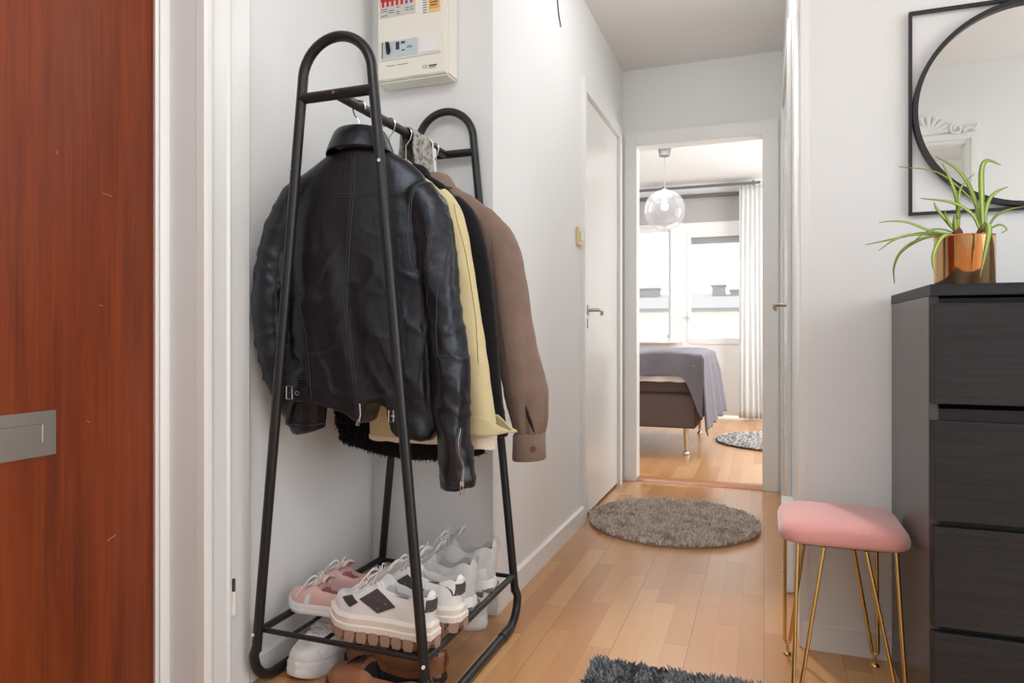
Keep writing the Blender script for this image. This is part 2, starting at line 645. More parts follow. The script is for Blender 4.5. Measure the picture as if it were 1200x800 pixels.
struct('floor', MB().box(-2.6, 2.9, -0.7, 8.2, -0.1, 0.0), M['floor'], 'oak three-strip parquet floor running down the corridor', 'floor', smooth=False)
struct('ceiling', MB().box(-2.6, 2.9, -0.7, 7.75, ZC, ZC + 0.1), M['ceiling'], 'white flat ceiling of hall and corridor', 'ceiling', smooth=False)
b = MB()
b.box(-1.45, XL, YA - 0.77, YA, 0, ZC).box(-1.45, XL, -0.6, 0.31, 0, ZC).box(-1.45, XL, 0.31, 1.25, 2.06, ZC)
struct('wall_left', b, M['wall'], 'white hall wall left of the clothes rack with the entrance door', 'wall', smooth=False)
struct('wall_back_left', MB().box(-1.45, XC, YA, YA + 0.1, 0, ZC), M['wall'], 'white short wall behind the clothes rack under the fuse box', 'wall', smooth=False)
b = MB()
b.box(XC - 0.1, XC, YA + 0.1, 3.19, 0, ZC).box(XC - 0.1, XC, 3.19, 4.02, 2.06, ZC).box(XC - 0.1, XC, 4.02, YE, 0, ZC)
struct('wall_corridor_left', b, M['wall'], 'white corridor wall on the left with a white door', 'wall', smooth=False)
b = MB()
b.box(-2.6, -0.735, YE, YE + 0.1, 0, ZC).box(0.004, 2.0, YE, YE + 0.1, 0, ZC).box(-0.735, 0.004, YE, YE + 0.1, 2.045, ZC)
struct('wall_end', b, M['wall'], 'white wall at the corridor end around the bedroom doorway', 'wall', smooth=False)
b = MB()
b.box(XR, XR + 0.1, YW, 2.86, 0, ZC).box(XR, XR + 0.1, 2.86, 3.72, 2.06, ZC).box(XR, XR + 0.1, 3.72, YE, 0, ZC)
struct('wall_corridor_right', b, M['wall'], 'narrow white corridor wall right with an edge-on white door', 'wall', smooth=False)
struct('wall_back_right', MB().box(XR + 0.1, 2.3, YW, YW + 0.1, 0, ZC).box(XR, XR + 0.1, YW - 0.0005, YW, 0, ZC), M['wall'], 'white wall behind pink stool, dresser and round mirror', 'wall', smooth=False)
struct('wall_front', MB().box(-1.45, 2.3, -0.6, -0.5, 0, ZC), M['wall'], 'white wall seen in the round mirror', 'wall', smooth=False)
b = MB()
b.box(2.2, 2.3, -0.5, -0.45, 0, ZC).box(2.2, 2.3, 1.75, YW, 0, ZC).box(2.2, 2.3, -0.45, 1.75, 2.4, ZC)  # opening left in the unseen wall so that fill light enters
struct('wall_right', b, M['wall'], 'white wall with wide opening to the living room', 'wall', smooth=False)
# bedroom
b = MB()
b.box(-2.6, -1.95, YB, YB + 0.2, 0, ZC).box(-0.14, 2.0, YB, YB + 0.2, 0, ZC).box(-1.95, -0.14, YB, YB + 0.2, 2.09, ZC).box(-1.95, -0.84, YB, YB + 0.2, 0, 0.80)
struct('wall_bedroom_window', b, M['wall'], 'white bedroom wall around the window and balcony door', 'wall', smooth=False)
struct('wall_bedroom_left', MB().box(-2.6, -2.5, YE + 0.1, YB, 0, ZC), M['wall'], 'white bedroom wall on the left', 'wall', smooth=False)
struct('wall_bedroom_right', MB().box(1.3, 1.4, YE + 0.1, YB, 0, ZC), M['wall'], 'white bedroom wall on the right', 'wall', smooth=False)

# entrance door, recessed in the left wall
d1 = thing('door_1', 'reddish mahogany entrance door with steel mail slot', 'door', (-1.36, 0.30, 0.0))
d1['kind'] = 'structure'
MB().box(-1.405, -1.36, 0.32, 1.235, 0.012, 2.05, bev=0.002).build('door_leaf', M['reddoor'], d1, world=True)
b = MB()
for y, z, l, an in ((1.105, 1.205, 0.022, 0.12), (1.115, 0.445, 0.022, -0.35), (1.06, 0.71, 0.008, 0.6), (1.09, 0.96, 0.008, 0.1), (0.99, 1.27, 0.006, 1.2)):
    b.tube([(-1.3598, y - l / 2 * math.cos(an), z - l / 2 * math.sin(an) * -1), (-1.3598, y + l / 2 * math.cos(an), z + l / 2 * math.sin(an) * -1)], 0.0009, 5)
b.build('scratch', M['scratch'], d1, world=True)
# mail slot
ms = MB().box(-1.36, -1.356, 0.66, 0.987, 0.653, 0.743, bev=0.0015).build('mail_slot', M['steel'], d1, world=True)
MB().box(-1.3562, -1.354, 0.69, 0.962, 0.680, 0.719, bev=0.001).build('flap', M['steel'], ms, world=True)
b = MB().tube([(-1.3545, 0.957, 0.6815), (-1.3545, 0.957, 0.7175)], 0.0014, 6)
b.tube([(-1.3545, 0.70, 0.7185), (-1.3545, 0.957, 0.7185)], 0.0007, 6)
b.build('flap_edge', M['chrome'], ms, world=True)

# door frame and casing of the entrance
b = MB()
b.prism([(-1.36, 1.237), (-1.36, 1.226), (-1.348, 1.221), (-1.343, 1.226), (-1.338, 1.226), (-1.335, 1.231), (-1.33, 1.2499), (-1.36, 1.2499)], 'z', 0, 2.05)
b.box(-1.36, -1.33, 0.31, 1.24, 2.035, 2.06)
b.box(-1.36, -1.33, 0.31, 0.335, 0, 2.05)
struct('trim_1', b, M['trim'], 'white rebated frame strip beside the mahogany door', 'trim', angle=25)
b = MB()
b.box(-1.33, -1.2495, 1.2465, 1.25, 0, 2.06)
struct('trim_2', b, M['jamb'], 'grey-white flat jamb between door frame and casing', 'trim', smooth=False)
b = MB()
prof = [(-1.25, 1.2465), (-1.226, 1.2465), (-1.220, 1.252), (-1.218, 1.262), (-1.221, 1.272), (-1.230, 1.277), (-1.230, 1.322), (-1.226, 1.330), (-1.228, 1.338), (-1.236, 1.342), (-1.236, 1.408), (-1.241, 1.416), (-1.25, 1.416)]
b.prism(prof, 'z', 0, 2.14)
b.box(-1.25, -1.23, 0.2, 1.2465, 2.06, 2.14)
struct('trim_3', b, M['trim'], 'white stepped casing between entrance jamb and clothes rack', 'trim', angle=25)
h = thing('hinge_pin', 'small white hinge with dark pin low on the white casing', 'hinge', (-1.232, 1.345, 0.2))
b = MB().tube([(-1.229, 1.345, 0.205), (-1.229, 1.345, 0.262)], 0.006, 12)
b.box(-1.2362, -1.233, 1.345, 1.37, 0.208, 0.26)
b.build('hinge_barrel', M['whiteplastic'], h, world=True)
MB().tube([(-1.229, 1.345, 0.262), (-1.229, 1.345, 0.292)], 0.004, 10).build('pin', M['rubber'], h, world=True)

# baseboards
def bb(name, pts, label):
    b = MB()
    b.prism(pts[0], pts[1], pts[2], pts[3])
    struct(name, b, M['trim'], label, 'baseboard', angle=25)


bb('baseboard_left', ([(XL, 0), (XL + 0.012, 0), (XL + 0.012, 0.052), (XL + 0.008, 0.058), (XL, 0.06)], 'y', 1.417, 2.019), 'low white baseboard on the hall wall behind the shoes')
# prism on y uses (x, z)
bb('baseboard_corridor_left', ([(XC, 0), (XC + 0.014, 0), (XC + 0.014, 0.075), (XC + 0.008, 0.082), (XC, 0.082)], 'y', 2.022, 3.149), 'white baseboard along the left corridor wall')
bb('baseboard_back_right', ([(YW, 0), (YW - 0.013, 0), (YW - 0.013, 0.07), (YW - 0.008, 0.076), (YW, 0.076)], 'x', 0.103, 2.19), 'white baseboard behind the pink stool')
bb('baseboard_bedroom', ([(YB, 0), (YB - 0.013, 0), (YB - 0.013, 0.07), (YB, 0.076)], 'x', -2.49, -0.85), 'white baseboard under the bedroom window')
bb('baseboard_bedroom_right', ([(YB, 0), (YB - 0.013, 0), (YB - 0.013, 0.07), (YB, 0.076)], 'x', -0.13, 1.29), 'white baseboard behind the bedroom curtain')

# left corridor door
d2 = thing('door_2', 'white flush door in the left corridor wall with steel lever handle', 'door', (XC - 0.02, 3.2, 0))
d2['kind'] = 'structure'
MB().box(XC - 0.045, XC - 0.002, 3.215, 4.0, 0.014, 2.05, bev=0.002).build('door_leaf', M['doorwhite'], d2, world=True)
b = MB()
b.lathe([(0.0, 0), (0.022, 0), (0.024, 0.002), (0.024, 0.007), (0.0, 0.007)], seg=24)
rose = MB()
rose.v = [(XC - 0.002 + v[2] * 1.6, 3.262 + v[0], 1.012 + v[1]) for v in b.v]
rose.f, rose.mi = list(b.f), list(b.mi)
rose.tube([(XC - 0.002, 3.262, 1.012), (XC + 0.045, 3.262, 1.012), (XC + 0.051, 3.268, 1.012), (XC + 0.053, 3.282, 1.012), (XC + 0.053, 3.35, 1.010), (XC + 0.048, 3.375, 1.002), (XC + 0.045, 3.382, 0.992)], 0.0085, 12)
rose.build('door_handle', M['steel'], d2, world=True)
k = MB()
k.v = [(XC - 0.002 + v[2] * 1.6, 3.262 + v[0] * 0.9, 0.945 + v[1] * 0.9) for v in b.v]
k.f, k.mi = list(b.f), list(b.mi)
k.box(XC + 0.005, XC + 0.0105, 3.258, 3.266, 0.937, 0.953, 0)
k.build('keyhole_cover', M['steel'], d2, world=True)
MB().box(XC - 0.05, XC - 0.014, 3.215, 4.0, 0.002, 0.014).build('bottom_gap_shade', M['dark'], d2, world=True)  # dark strip painted as the shade in the gap under the door
b = MB()
b.prism([(XC, 3.15), (XC + 0.016, 3.152), (XC + 0.018, 3.158), (XC + 0.014, 3.2), (XC - 0.0, 3.205), (XC - 0.06, 3.212), (XC - 0.06, 3.19), (XC, 3.19)], 'z', 0, 2.12)
b.box(XC, XC + 0.016, 3.19, 4.06, 2.055, 2.12).box(XC - 0.06, XC, 3.19, 4.02, 2.052, 2.06)
b.box(XC, XC + 0.016, 4.005, 4.06, 0, 2.055).box(XC - 0.06, XC, 4.002, 4.02, 0, 2.055)
struct('trim_4', b, M['trim'], 'white casing around the left corridor door', 'trim', angle=25)

# bedroom doorway frame
b = MB()
for (x0, x1) in ((-0.797, -0.724), (-0.007, 0.080)):
    b.box(x0, x1, YE - 0.016, YE, 0, 2.115, bev=0.003)
b.box(-0.724, -0.007, YE - 0.016, YE, 2.031, 2.115, bev=0.003)
b.box(-0.735, -0.727, YE, YE + 0.11, 0, 2.045).box(-0.004, 0.004, YE, YE + 0.11, 0, 2.045).box(-0.735, 0.004, YE, YE + 0.11, 2.035, 2.045)
struct('trim_5', b, M['trim'], 'white casing around the open bedroom doorway', 'trim', angle=25)
th = MB().prism([(YE - 0.015, 0), (YE + 0.115, 0), (YE + 0.105, 0.012), (YE + 0.0, 0.012)], 'x', -0.727, -0.004).build('doorway_threshold', M['threshold'])
tag(th, 'reddish oak threshold strip in the bedroom doorway', 'threshold', kind='structure')

# right corridor door (seen edge-on)
d3 = thing('door_3', 'white door edge-on in the right corridor wall with lever handle', 'door', (XR + 0.02, 2.86, 0))
d3['kind'] = 'structure'
MB().box(XR - 0.004, XR + 0.036, 2.9, 3.70, 0.014, 2.03, bev=0.002).build('door_leaf', M['doorwhite'], d3, world=True)
r3 = MB()
r3.box(XR - 0.012, XR - 0.004, 2.945, 2.985, 0.975, 1.05, bev=0.003)
r3.tube([(XR - 0.006, 2.965, 1.014), (XR - 0.05, 2.965, 1.014), (XR - 0.057, 2.972, 1.013), (XR - 0.059, 2.985, 1.012), (XR - 0.058, 3.06, 1.008), (XR - 0.054, 3.085, 1.0)], 0.0085, 12)
r3.build('door_handle', M['steel'], d3, world=True)
MB().box(XR - 0.010, XR - 0.004, 2.95, 2.98, 0.87, 0.93, bev=0.002).build('keyhole_cover', M['steel'], d3, world=True)
b = MB()
b.box(XR - 0.016, XR, 2.80, 2.875, 0, 2.10, bev=0.004).box(XR - 0.016, XR, 3.71, 3.79, 0, 2.10, bev=0.004).box(XR - 0.016, XR, 2.875, 3.71, 2.04, 2.10, bev=0.004)
b.box(XR - 0.016, XR + 0.04, 2.86, 2.897, 0, 2.05)
struct('trim_6', b, M['trim'], 'white casing of the right corridor door', 'trim', angle=25)
struct('trim_7', MB().box(XR - 0.004, XR + 0.02, YW - 0.004, YW + 0.1, 0, ZC, bev=0.003), M['trim'], 'white rounded corner bead left of the stool wall', 'trim')
pb = thing('plinth_block', 'white plinth block with brass screw low beside the pink stool', 'plinth block', (XR - 0.03, 2.62, 0))
b = MB().box(XR - 0.034, XR, 2.55, 2.70, 0, 0.27, bev=0.004).box(XR - 0.040, XR, 2.54, 2.71, 0.25, 0.30, bev=0.003)
b.build('block', M['trim'], pb, world=True)
MB().tube([(XR - 0.034, 2.60, 0.06), (XR - 0.039, 2.60, 0.06)], 0.007, 10).build('screw', M['brass'], pb, world=True)

# small switch by the left corridor door, thin cord high on the wall
sw = thing('wall_switch', 'cream switch plate on the wall before the left corridor door', 'switch', (XC, 3.08, 1.345))
MB().box(XC, XC + 0.016, 3.045, 3.115, 1.305, 1.39, bev=0.004).build('switch_plate', M['creamdark'], sw, world=True)
MB().box(XC + 0.016, XC + 0.022, 3.06, 3.10, 1.325, 1.37, bev=0.003).build('rocker', M['cream'], sw, world=True)
cd = MB().tube(spline([(XC + 0.004, 2.74, 2.40), (XC + 0.004, 2.735, 2.30), (XC + 0.004, 2.75, 2.24), (XC + 0.004, 2.785, 2.195)], 8), 0.0025, 6).build('thin_cable', M['rubber'])
tag(cd, 'thin dark cable curving down high on the left corridor wall', 'cable')

# ------------------------------------------------------------------ window wall of the bedroom and outside
b = MB()
z0, z1 = 0.80, 2.09
b.box(-1.95, -1.88, YB + 0.02, YB + 0.09, z0, z1, bev=0.004).box(-0.95, -0.82, YB - 0.01, YB + 0.09, z0, z1, bev=0.004)
b.box(-1.95, -0.9, YB + 0.02, YB + 0.09, z1 - 0.05, z1, bev=0.004).box(-1.95, -0.9, YB + 0.02, YB + 0.09, z0, z0 + 0.05, bev=0.004)
w1 = thing('window_1', 'left bedroom window with white frame above the bed', 'window', (-1.4, YB, z0))
w1['kind'] = 'structure'
b.build('window_frame', M['trim'], w1, world=True)
b = MB()
b.box(-1.88, -1.83, YB + 0.03, YB + 0.07, z0 + 0.05, z1 - 0.05).box(-0.975, -0.93, YB + 0.03, YB + 0.07, z0 + 0.05, z1 - 0.05)
b.box(-1.83, -0.97, YB + 0.03, YB + 0.07, z0 + 0.05, z0 + 0.085).box(-1.83, -0.97, YB + 0.03, YB + 0.07, z1 - 0.085, z1 - 0.05)
b.build('sash', M['jamb'], w1, world=True)
MB().box(-1.83, -0.97, YB + 0.045, YB + 0.051, z0 + 0.085, z1 - 0.085).build('window_pane', M['glass'], w1, world=True)
b = MB().box(-1.95, -0.86, YB - 0.13, YB + 0.02, 0.79, 0.815, bev=0.004)
struct('trim_8', b, M['trim'], 'white window sill behind the bed', 'trim')
# balcony door with lower panel
d4 = thing('door_4', 'white glazed balcony door with lower panel in the bedroom', 'door', (-0.48, YB, 0))
d4['kind'] = 'structure'
b = MB()
b.box(-0.84, -0.74, YB - 0.005, YB + 0.08, 0.02, z1, bev=0.004).box(-0.20, -0.14, YB - 0.005, YB + 0.08, 0.02, z1, bev=0.004)
b.box(-0.74, -0.20, YB - 0.005, YB + 0.08, 1.96, z1, bev=0.004)
b.build('door_frame', M['trim'], d4, world=True)
b = MB()
b.box(-0.775, -0.20, YB + 0.0, YB + 0.045, 0.03, 0.82, bev=0.003).box(-0.775, -0.735, YB - 0.01, YB + 0.045, 0.80, 1.96, bev=0.003)
b.box(-0.235, -0.20, YB - 0.01, YB + 0.045, 0.80, 1.96, bev=0.003).box(-0.74, -0.20, YB - 0.01, YB + 0.045, 1.925, 1.96, bev=0.003).box(-0.74, -0.20, YB - 0.01, YB + 0.045, 0.78, 0.845, bev=0.003)
b.build('door_leaf', M['trim'], d4, world=True)
MB().box(-0.735, -0.235, YB + 0.015, YB + 0.021, 0.845, 1.925).build('door_pane', M['glass'], d4, world=True)
b = MB().box(-0.765, -0.745, YB - 0.018, YB - 0.01, 1.03, 1.10).tube([(-0.755, YB - 0.018, 1.075), (-0.755, YB - 0.05, 1.075), (-0.70, YB - 0.055, 1.05)], 0.008, 8)
b.build('door_handle', M['whiteplastic'], d4, world=True)
MB().box(-0.74, -0.20, YB + 0.045, YB + 0.10, 1.86, 1.93).build('sash_shadow_bar', M['blind'], d4, world=True)  # grey bar put in for the shadow line at the top of the sash
# blind, rail, curtain
bl = thing('roller_blind', 'grey roller blind hanging above the bedroom window', 'blind', (-1.0, YB - 0.02, 2.3))
MB().box(-2.1, -0.13, YB - 0.006, YB - 0.002, 2.075, 2.36).build('blind_cloth', M['blind'], bl, world=True)
MB().tube([(-2.1, YB - 0.035, 2.36), (-0.13, YB - 0.035, 2.36)], 0.02, 14).build('roller_tube', M['greyrail'], bl, world=True)
MB().box(-2.1, -0.13, YB - 0.012, YB, 2.06, 2.08, bev=0.003).build('bottom_bar', M['trim'], bl, world=True)
cr = thing('curtain_rail', 'dark grey curtain rail below the bedroom ceiling', 'curtain rail', (-1.0, YB - 0.17, 2.43))
MB().box(-2.3, -0.03, YB - 0.20, YB - 0.17, 2.415, 2.44, bev=0.003).build('rail', M['greyrail'], cr, world=True)
for x in (-2.0, -1.0, -0.1):
    MB().box(x - 0.01, x + 0.01, YB - 0.19, YB, 2.44, 2.455).build('bracket', M['greyrail'], cr, world=True)
b = MB()
ns, nz = 90, 26
rows = []
for j in range(nz + 1):
    f = j / nz
    z = 2.405 - f * 2.37
    row = []
    for i in range(ns + 1):
        g = i / ns
        a = g * 6 * 2 * PI
        x = -0.235 + g * (0.26 + 0.05 * f) - 0.012 * f + 0.008 * f * math.sin(a * 0.3 + 2)
        y = YB - 0.185 + (0.007 + 0.010 * f) * math.sin(a + 0.9 * math.sin(3 * f)) - 0.06 * f * f
        row.append((x, y, z))
    rows.append(row)
b.loft(rows, caps=False, closed=False)
ct = b.build('curtain', M['curtain'], angle=180)
tag(ct, 'white sheer curtain hanging at the right of the balcony door', 'curtain')
sm = ct.modifiers.new('solid', 'SOLIDIFY'); sm.thickness = 0.0015
# pale house across the street
ho = thing('apartment_house', 'pale apartment house with grey roof seen through the bedroom window', 'building', (-10, 42, -8))
MB().box(-40, 30, 40, 52, -8, 2.35).build('facade', M['facade'], ho, world=True, smooth=False)
b = MB().prism([(39.5, 2.3), (39.5, 2.75), (46, 3.5), (52.4, 2.75), (52.4, 2.3)], 'x', -40.5, 30.5)
b.build('roof', M['roofing'], ho, world=True, smooth=False)
for x, w_, zz, y in ((-6.9, 1.6, 3.6, 43), (-8.3, 0.6, 3.3, 43), (-2.55, 0.7, 3.7, 43), (-0.4, 0.45, 3.7, 43), (-1.4, 0.9, 3.4, 43)):
    MB().box(x - w_ / 2, x + w_ / 2, y - 0.5, y + 0.5, 2.9, zz).box(x - w_ / 2 - 0.08, x + w_ / 2 + 0.08, y - 0.58, y + 0.58, zz, zz + 0.08).build('roof_hood', M['roofbox'], ho, world=True, smooth=False)
MB().box(-40, 30, 39.6, 40, 2.1, 2.3).box(-40, 30, 39.9, 40, 0.2, 0.4).build('facade_band', M['roofbox'], ho, world=True, smooth=False)
MB().tube([(-7.6, 39.85, 2.2), (-7.6, 39.85, -8)], 0.06, 8).build('drain_pipe', M['roofbox'], ho, world=True)

# ------------------------------------------------------------------ black clothes rack
RX, RY0, RY1 = -0.96, 1.39, 1.985      # axis x, near and far frame planes
TR = 0.0125
TOPZ, HT = 1.512, 0.098                # arc centre height and radius
def legx(z, side):
    return RX + side * (HT + (TOPZ - z) / (TOPZ - 0.10) * 0.140)


rack = thing('clothes_rack', 'black tubular metal clothes rack with arched ends and wire shoe shelf', 'clothes rack', (RX, 1.69, 0))
for yy in (RY0, RY1):
    pts = [(legx(0.10, -1), yy, 0.10), (legx(0.8, -1), yy, 0.8)] + [(RX - HT * math.cos(a), yy, TOPZ + HT * math.sin(a)) for a in [PI * i / 20 for i in range(21)]] + [(legx(0.8, 1), yy, 0.8), (legx(0.10, 1), yy, 0.10)]
    MB().tube(pts, TR, 16).build('end_frame', M['black_metal'], rack, world=True)
    cb = MB().tube([(legx(1.472, -1), yy, 1.472), (legx(1.472, 1), yy, 1.472)], 0.013, 12)
    cbo = cb.build('crossbar', M['black_metal'], rack, world=True)
    sy = -1 if yy == RY0 else 1
    MB().tube([(RX, yy + sy * 0.0125, 1.472), (RX, yy + sy * 0.0155, 1.472)], 0.0045, 12).build('screw', M['chrome'], cbo, world=True)
MB().tube([(RX, RY0, 1.472), (RX, RY1, 1.472)], 0.0125, 16).build('hanging_rod', M['black_metal'], rack, world=True)
for s in (-1, 1):
    x = legx(0.10, s)
    c = 0.075
    pts = [(x, RY0, 0.11)] + [(x + s * 0.008, RY0 + c - c * math.cos(a), 0.0135 + c - c * math.sin(a)) for a in [PI / 2 * i / 8 for i in range(9)]]
    pts += [(x + s * 0.008, RY1 - c + c * math.sin(a), 0.0135 + c - c * math.cos(a)) for a in [PI / 2 * i / 8 for i in range(9)]] + [(x, RY1, 0.11)]
    MB().tube(pts, TR, 16).build('floor_rail', M['black_metal'], rack, world=True)
    MB().tube([(x + s * 0.008, RY1 - c - 0.06, 0.0142), (x + s * 0.008, RY1 - c + 0.01, 0.0142)], 0.0142, 16).build('rail_sleeve', M['black_metal'], rack, world=True)
    xs = legx(0.15, s)
    MB().tube([(xs, RY0, 0.15), (xs, RY1, 0.15)], 0.0095, 12).build('shelf_side', M['black_metal'], rack, world=True)
    for yy in (RY0, RY1):
        sy = -1 if yy == RY0 else 1
        for zz, dx in ((0.145, 0), (1.30, 0)):
            xx = legx(zz, s)
            MB().tube([(xx + s * 0.005, yy + sy * 0.0115, zz), (xx + s * 0.0055, yy + sy * 0.0150, zz)], 0.0042, 10).build('screw_cap', M['chrome'] if zz > 1 else M['whiteplastic'], rack, world=True)
for yy in (RY0 + 0.012, RY1 - 0.012):
    MB().tube([(legx(0.15, -1), yy, 0.150), (legx(0.15, 1), yy, 0.150)], 0.0065, 12).build('shelf_end', M['black_metal'], rack, world=True)
for i in range(4):
    x = RX - 0.142 + i * 0.0945
    MB().tube([(x, RY0 + 0.012, 0.150), (x, RY1 - 0.012, 0.150)], 0.0055, 10).build('shelf_wire', M['black_metal'], rack, world=True)
SHZ = 0.1575                            # top of the shelf wires

# ------------------------------------------------------------------ garments


def superell(sl, sr, th, tc, z, n=40, p=2.6):
    c, a = (sl + sr) / 2, (sr - sl) / 2
    out = []
    for k in range(n):
        an = 2 * PI * k / n
        ca, sa = math.cos(an), math.sin(an)
        out.append((c + a * math.copysign(abs(ca) ** (2 / p), ca), tc + th * math.copysign(abs(sa) ** (2 / 2.0), sa), z))
    return out


def shell(levels, sleeves, voxel=0.007, smooth=6):
    """one continuous garment surface: body loft + sleeve tubes, joined by a voxel remesh"""
    b = MB()
    b.loft([superell(l[1], l[2], l[3], l[4], l[0]) for l in levels])
    for s in sleeves:
        pts = spline([q[:3] for q in s], 6)
        rad = []
        m = len(s) - 1
        for i in range(len(pts)):
            u = i / 6
            j = min(int(u), m - 1)
            f = u - j
            rad.append((s[j][3] * (1 - f) + s[j + 1][3] * f, s[j][4] * (1 - f) + s[j + 1][4] * f))
        n = len(pts)
        rings = []
        for i in range(n):
            T = (pts[min(i + 1, n - 1)] - pts[max(i - 1, 0)]).normalized()
            A = Vector((0, 1, 0))
            A = (A - T * A.dot(T)).normalized()
            B = T.cross(A)
            rings.append([pts[i] + B * math.cos(2 * PI * k / 24) * rad[i][0] + A * math.sin(2 * PI * k / 24) * rad[i][1] for k in range(24)])
        b.loft(rings)
    me = bpy.data.meshes.new('tmp')
    me.from_pydata(b.v, [], b.f)
    bm = bmesh.new(); bm.from_mesh(me)
    bmesh.ops.recalc_face_normals(bm, faces=bm.faces[:]); bm.to_mesh(me); bm.free()
    o = bpy.data.objects.new('tmp', me)
    COL.objects.link(o)
    r = o.modifiers.new('r', 'REMESH'); r.mode = 'VOXEL'; r.voxel_size = voxel
    s = o.modifiers.new('s', 'SMOOTH'); s.iterations = smooth; s.factor = 0.5
    dg = bpy.context.evaluated_depsgraph_get()
    out = bpy.data.meshes.new_from_object(o.evaluated_get(dg))
    bpy.data.objects.remove(o)
    return out


def sculpt(me, fn_pos=None, fn_disp=None):
    n = len(me.vertices)
    co = np.empty(n * 3); me.vertices.foreach_get('co', co); co = co.reshape(-1, 3)
    if fn_pos:
        co = np.array([fn_pos(*c) for c in co])
        me.vertices.foreach_set('co', co.ravel()); me.update()
    if fn_disp:
        no = np.empty(n * 3); me.vertices.foreach_get('normal', no); no = no.reshape(-1, 3)
        d = np.array([fn_disp(c, m) for c, m in zip(co, no)])
        co = co + no * d[:, None]
        me.vertices.foreach_set('co', co.ravel()); me.update()


def bvh(me):
    return BVHTree.FromPolygons([v.co.copy() for v in me.vertices], [tuple(p.vertices) for p in me.polygons])


def stick(tree, s, z, side=-1, off=0.0008):
    """surface point at (s, z) seen from the near (-1) or far (+1) face, or from the right edge (2)"""
    if side == 2:
        h = tree.ray_cast(Vector((2.0, s, z)), Vector((-1, 0, 0)))
        return (h[0] + h[1] * off, h[1]) if h[0] else (None, None)
    h = tree.ray_cast(Vector((s, side * 1.0, z)), Vector((0, -side, 0)))
    if h[0] is None: return (None, None)
    return h[0] + h[1] * off, h[1]


def seam(tree, line, r=0.0012, mb=None, n=14, side=-1, off=0.0006):
    pts = []
    sp_ = spline([(p[0], 0, p[1]) for p in line], n)
    for p in sp_:
        q, nn = stick(tree, p.x, p.z, side, off)
        if q is not None: pts.append(q)
    if len(pts) > 2:
        # drop jumps between far apart surfaces
        keep = [pts[0]]
        for q in pts[1:]:
            if (q - keep[-1]).length < 0.035: keep.append(q)
        mb.tube(keep, r, 6)


def strip(tree, line, width, thick, mb, n=10, side=-1, mi=0):
    """flat band lying on the surface along line"""
    sp_ = spline([(p[0], 0, p[1]) for p in line], n)
    rings = []
    m = len(sp_)
    for i, p in enumerate(sp_):
        t = (sp_[min(i + 1, m - 1)] - sp_[max(i - 1, 0)]).normalized()
        wv = Vector((-t.z, 0, t.x)) * width / 2
        pa, na = stick(tree, p.x + wv.x, p.z + wv.z, side, 0.0005)
        pb, nb = stick(tree, p.x - wv.x, p.z - wv.z, side, 0.0005)
        if pa is None or pb is None or (pa - pb).length > width * 2.2: continue
        nn = (na + nb).normalized()
        rings.append([pa, pa + nn * thick, pb + nn * thick, pb])
    if len(rings) > 1: mb.loft(rings, mi=mi)


def patch(tree, poly, thick, mb, side=-1, res=7, mi=0):
    """quad region (4 corner (s,z)) laid on the surface as a raised panel"""
    A, B, C_, D = [Vector((p[0], p[1])) for p in poly]
    top, bot = [], []
    for i in range(res + 1):
        rt, rb = [], []
        for j in range(res + 1):
            u, v = i / res, j / res
            p = (A * (1 - u) + B * u) * (1 - v) + (D * (1 - u) + C_ * u) * v
            q, nn = stick(tree, p.x, p.y, side, 0.0004)
            if q is None: return
            rt.append(q + nn * thick); rb.append(q)
        top.append(rt); bot.append(rb)
    N = res + 1
    V = [p for r in top for p in r] + [p for r in bot for p in r]
    F = []
    for i in range(res):
        for j in range(res):
            F.append((i * N + j, (i + 1) * N + j, (i + 1) * N + j + 1, i * N + j + 1))
    o = N * N
    edge = [(i, 0) for i in range(N)] + [(res, j) for j in range(1, N)] + [(i, res) for i in range(res - 1, -1, -1)] + [(0, j) for j in range(res - 1, 0, -1)]
    for (a, b_), (c, d) in zip(edge, edge[1:] + edge[:1]):
        F.append((a * N + b_, c * N + d, o + c * N + d, o + a * N + b_))
    mb.add(V, F, mi)


def nz(x, y, z, s=1.0):
    return noise.noise(Vector((x * s, y * s, z * s)))


def sstep(a, b, x):
    t = max(0.0, min(1.0, (x - a) / (b - a)))
    return t * t * (3 - 2 * t)


def collar(radius_s, radius_t, z_base, z_top, spread, drop, tc=0.0, thick=0.006, open_=35, n=40):
    """folded shirt/jacket collar: stand rises from z_base to z_top, the leaf folds outward and down by drop"""
    rings = []
    for i in range(n + 1):
        an = R(-90 - (180 - open_) + 2 * (180 - open_) * i / n)     # centred on the near (back) side
        f = abs(i / n - 0.5) * 2
        ca, sa = math.cos(an), math.sin(an)
        def P(dr, z):
            return (ca * (radius_s + dr), tc + sa * (radius_t + dr), z - 0.028 * f * f)
        rings.append([P(0.004, z_base), P(0, (z_base + z_top) / 2), P(0.001, z_top - 0.004), P(0.004, z_top), P(0.010, z_top - 0.001),
                      P(0.012 + spread * 0.45, z_top - drop * 0.45), P(0.012 + spread, z_top - drop), P(0.009 + spread, z_top - drop - 0.003),
                      P(0.007 + spread * 0.5, z_top - drop * 0.55), P(0.005, z_base + 0.004)])
    b = MB()
    b.loft(rings)
    return b


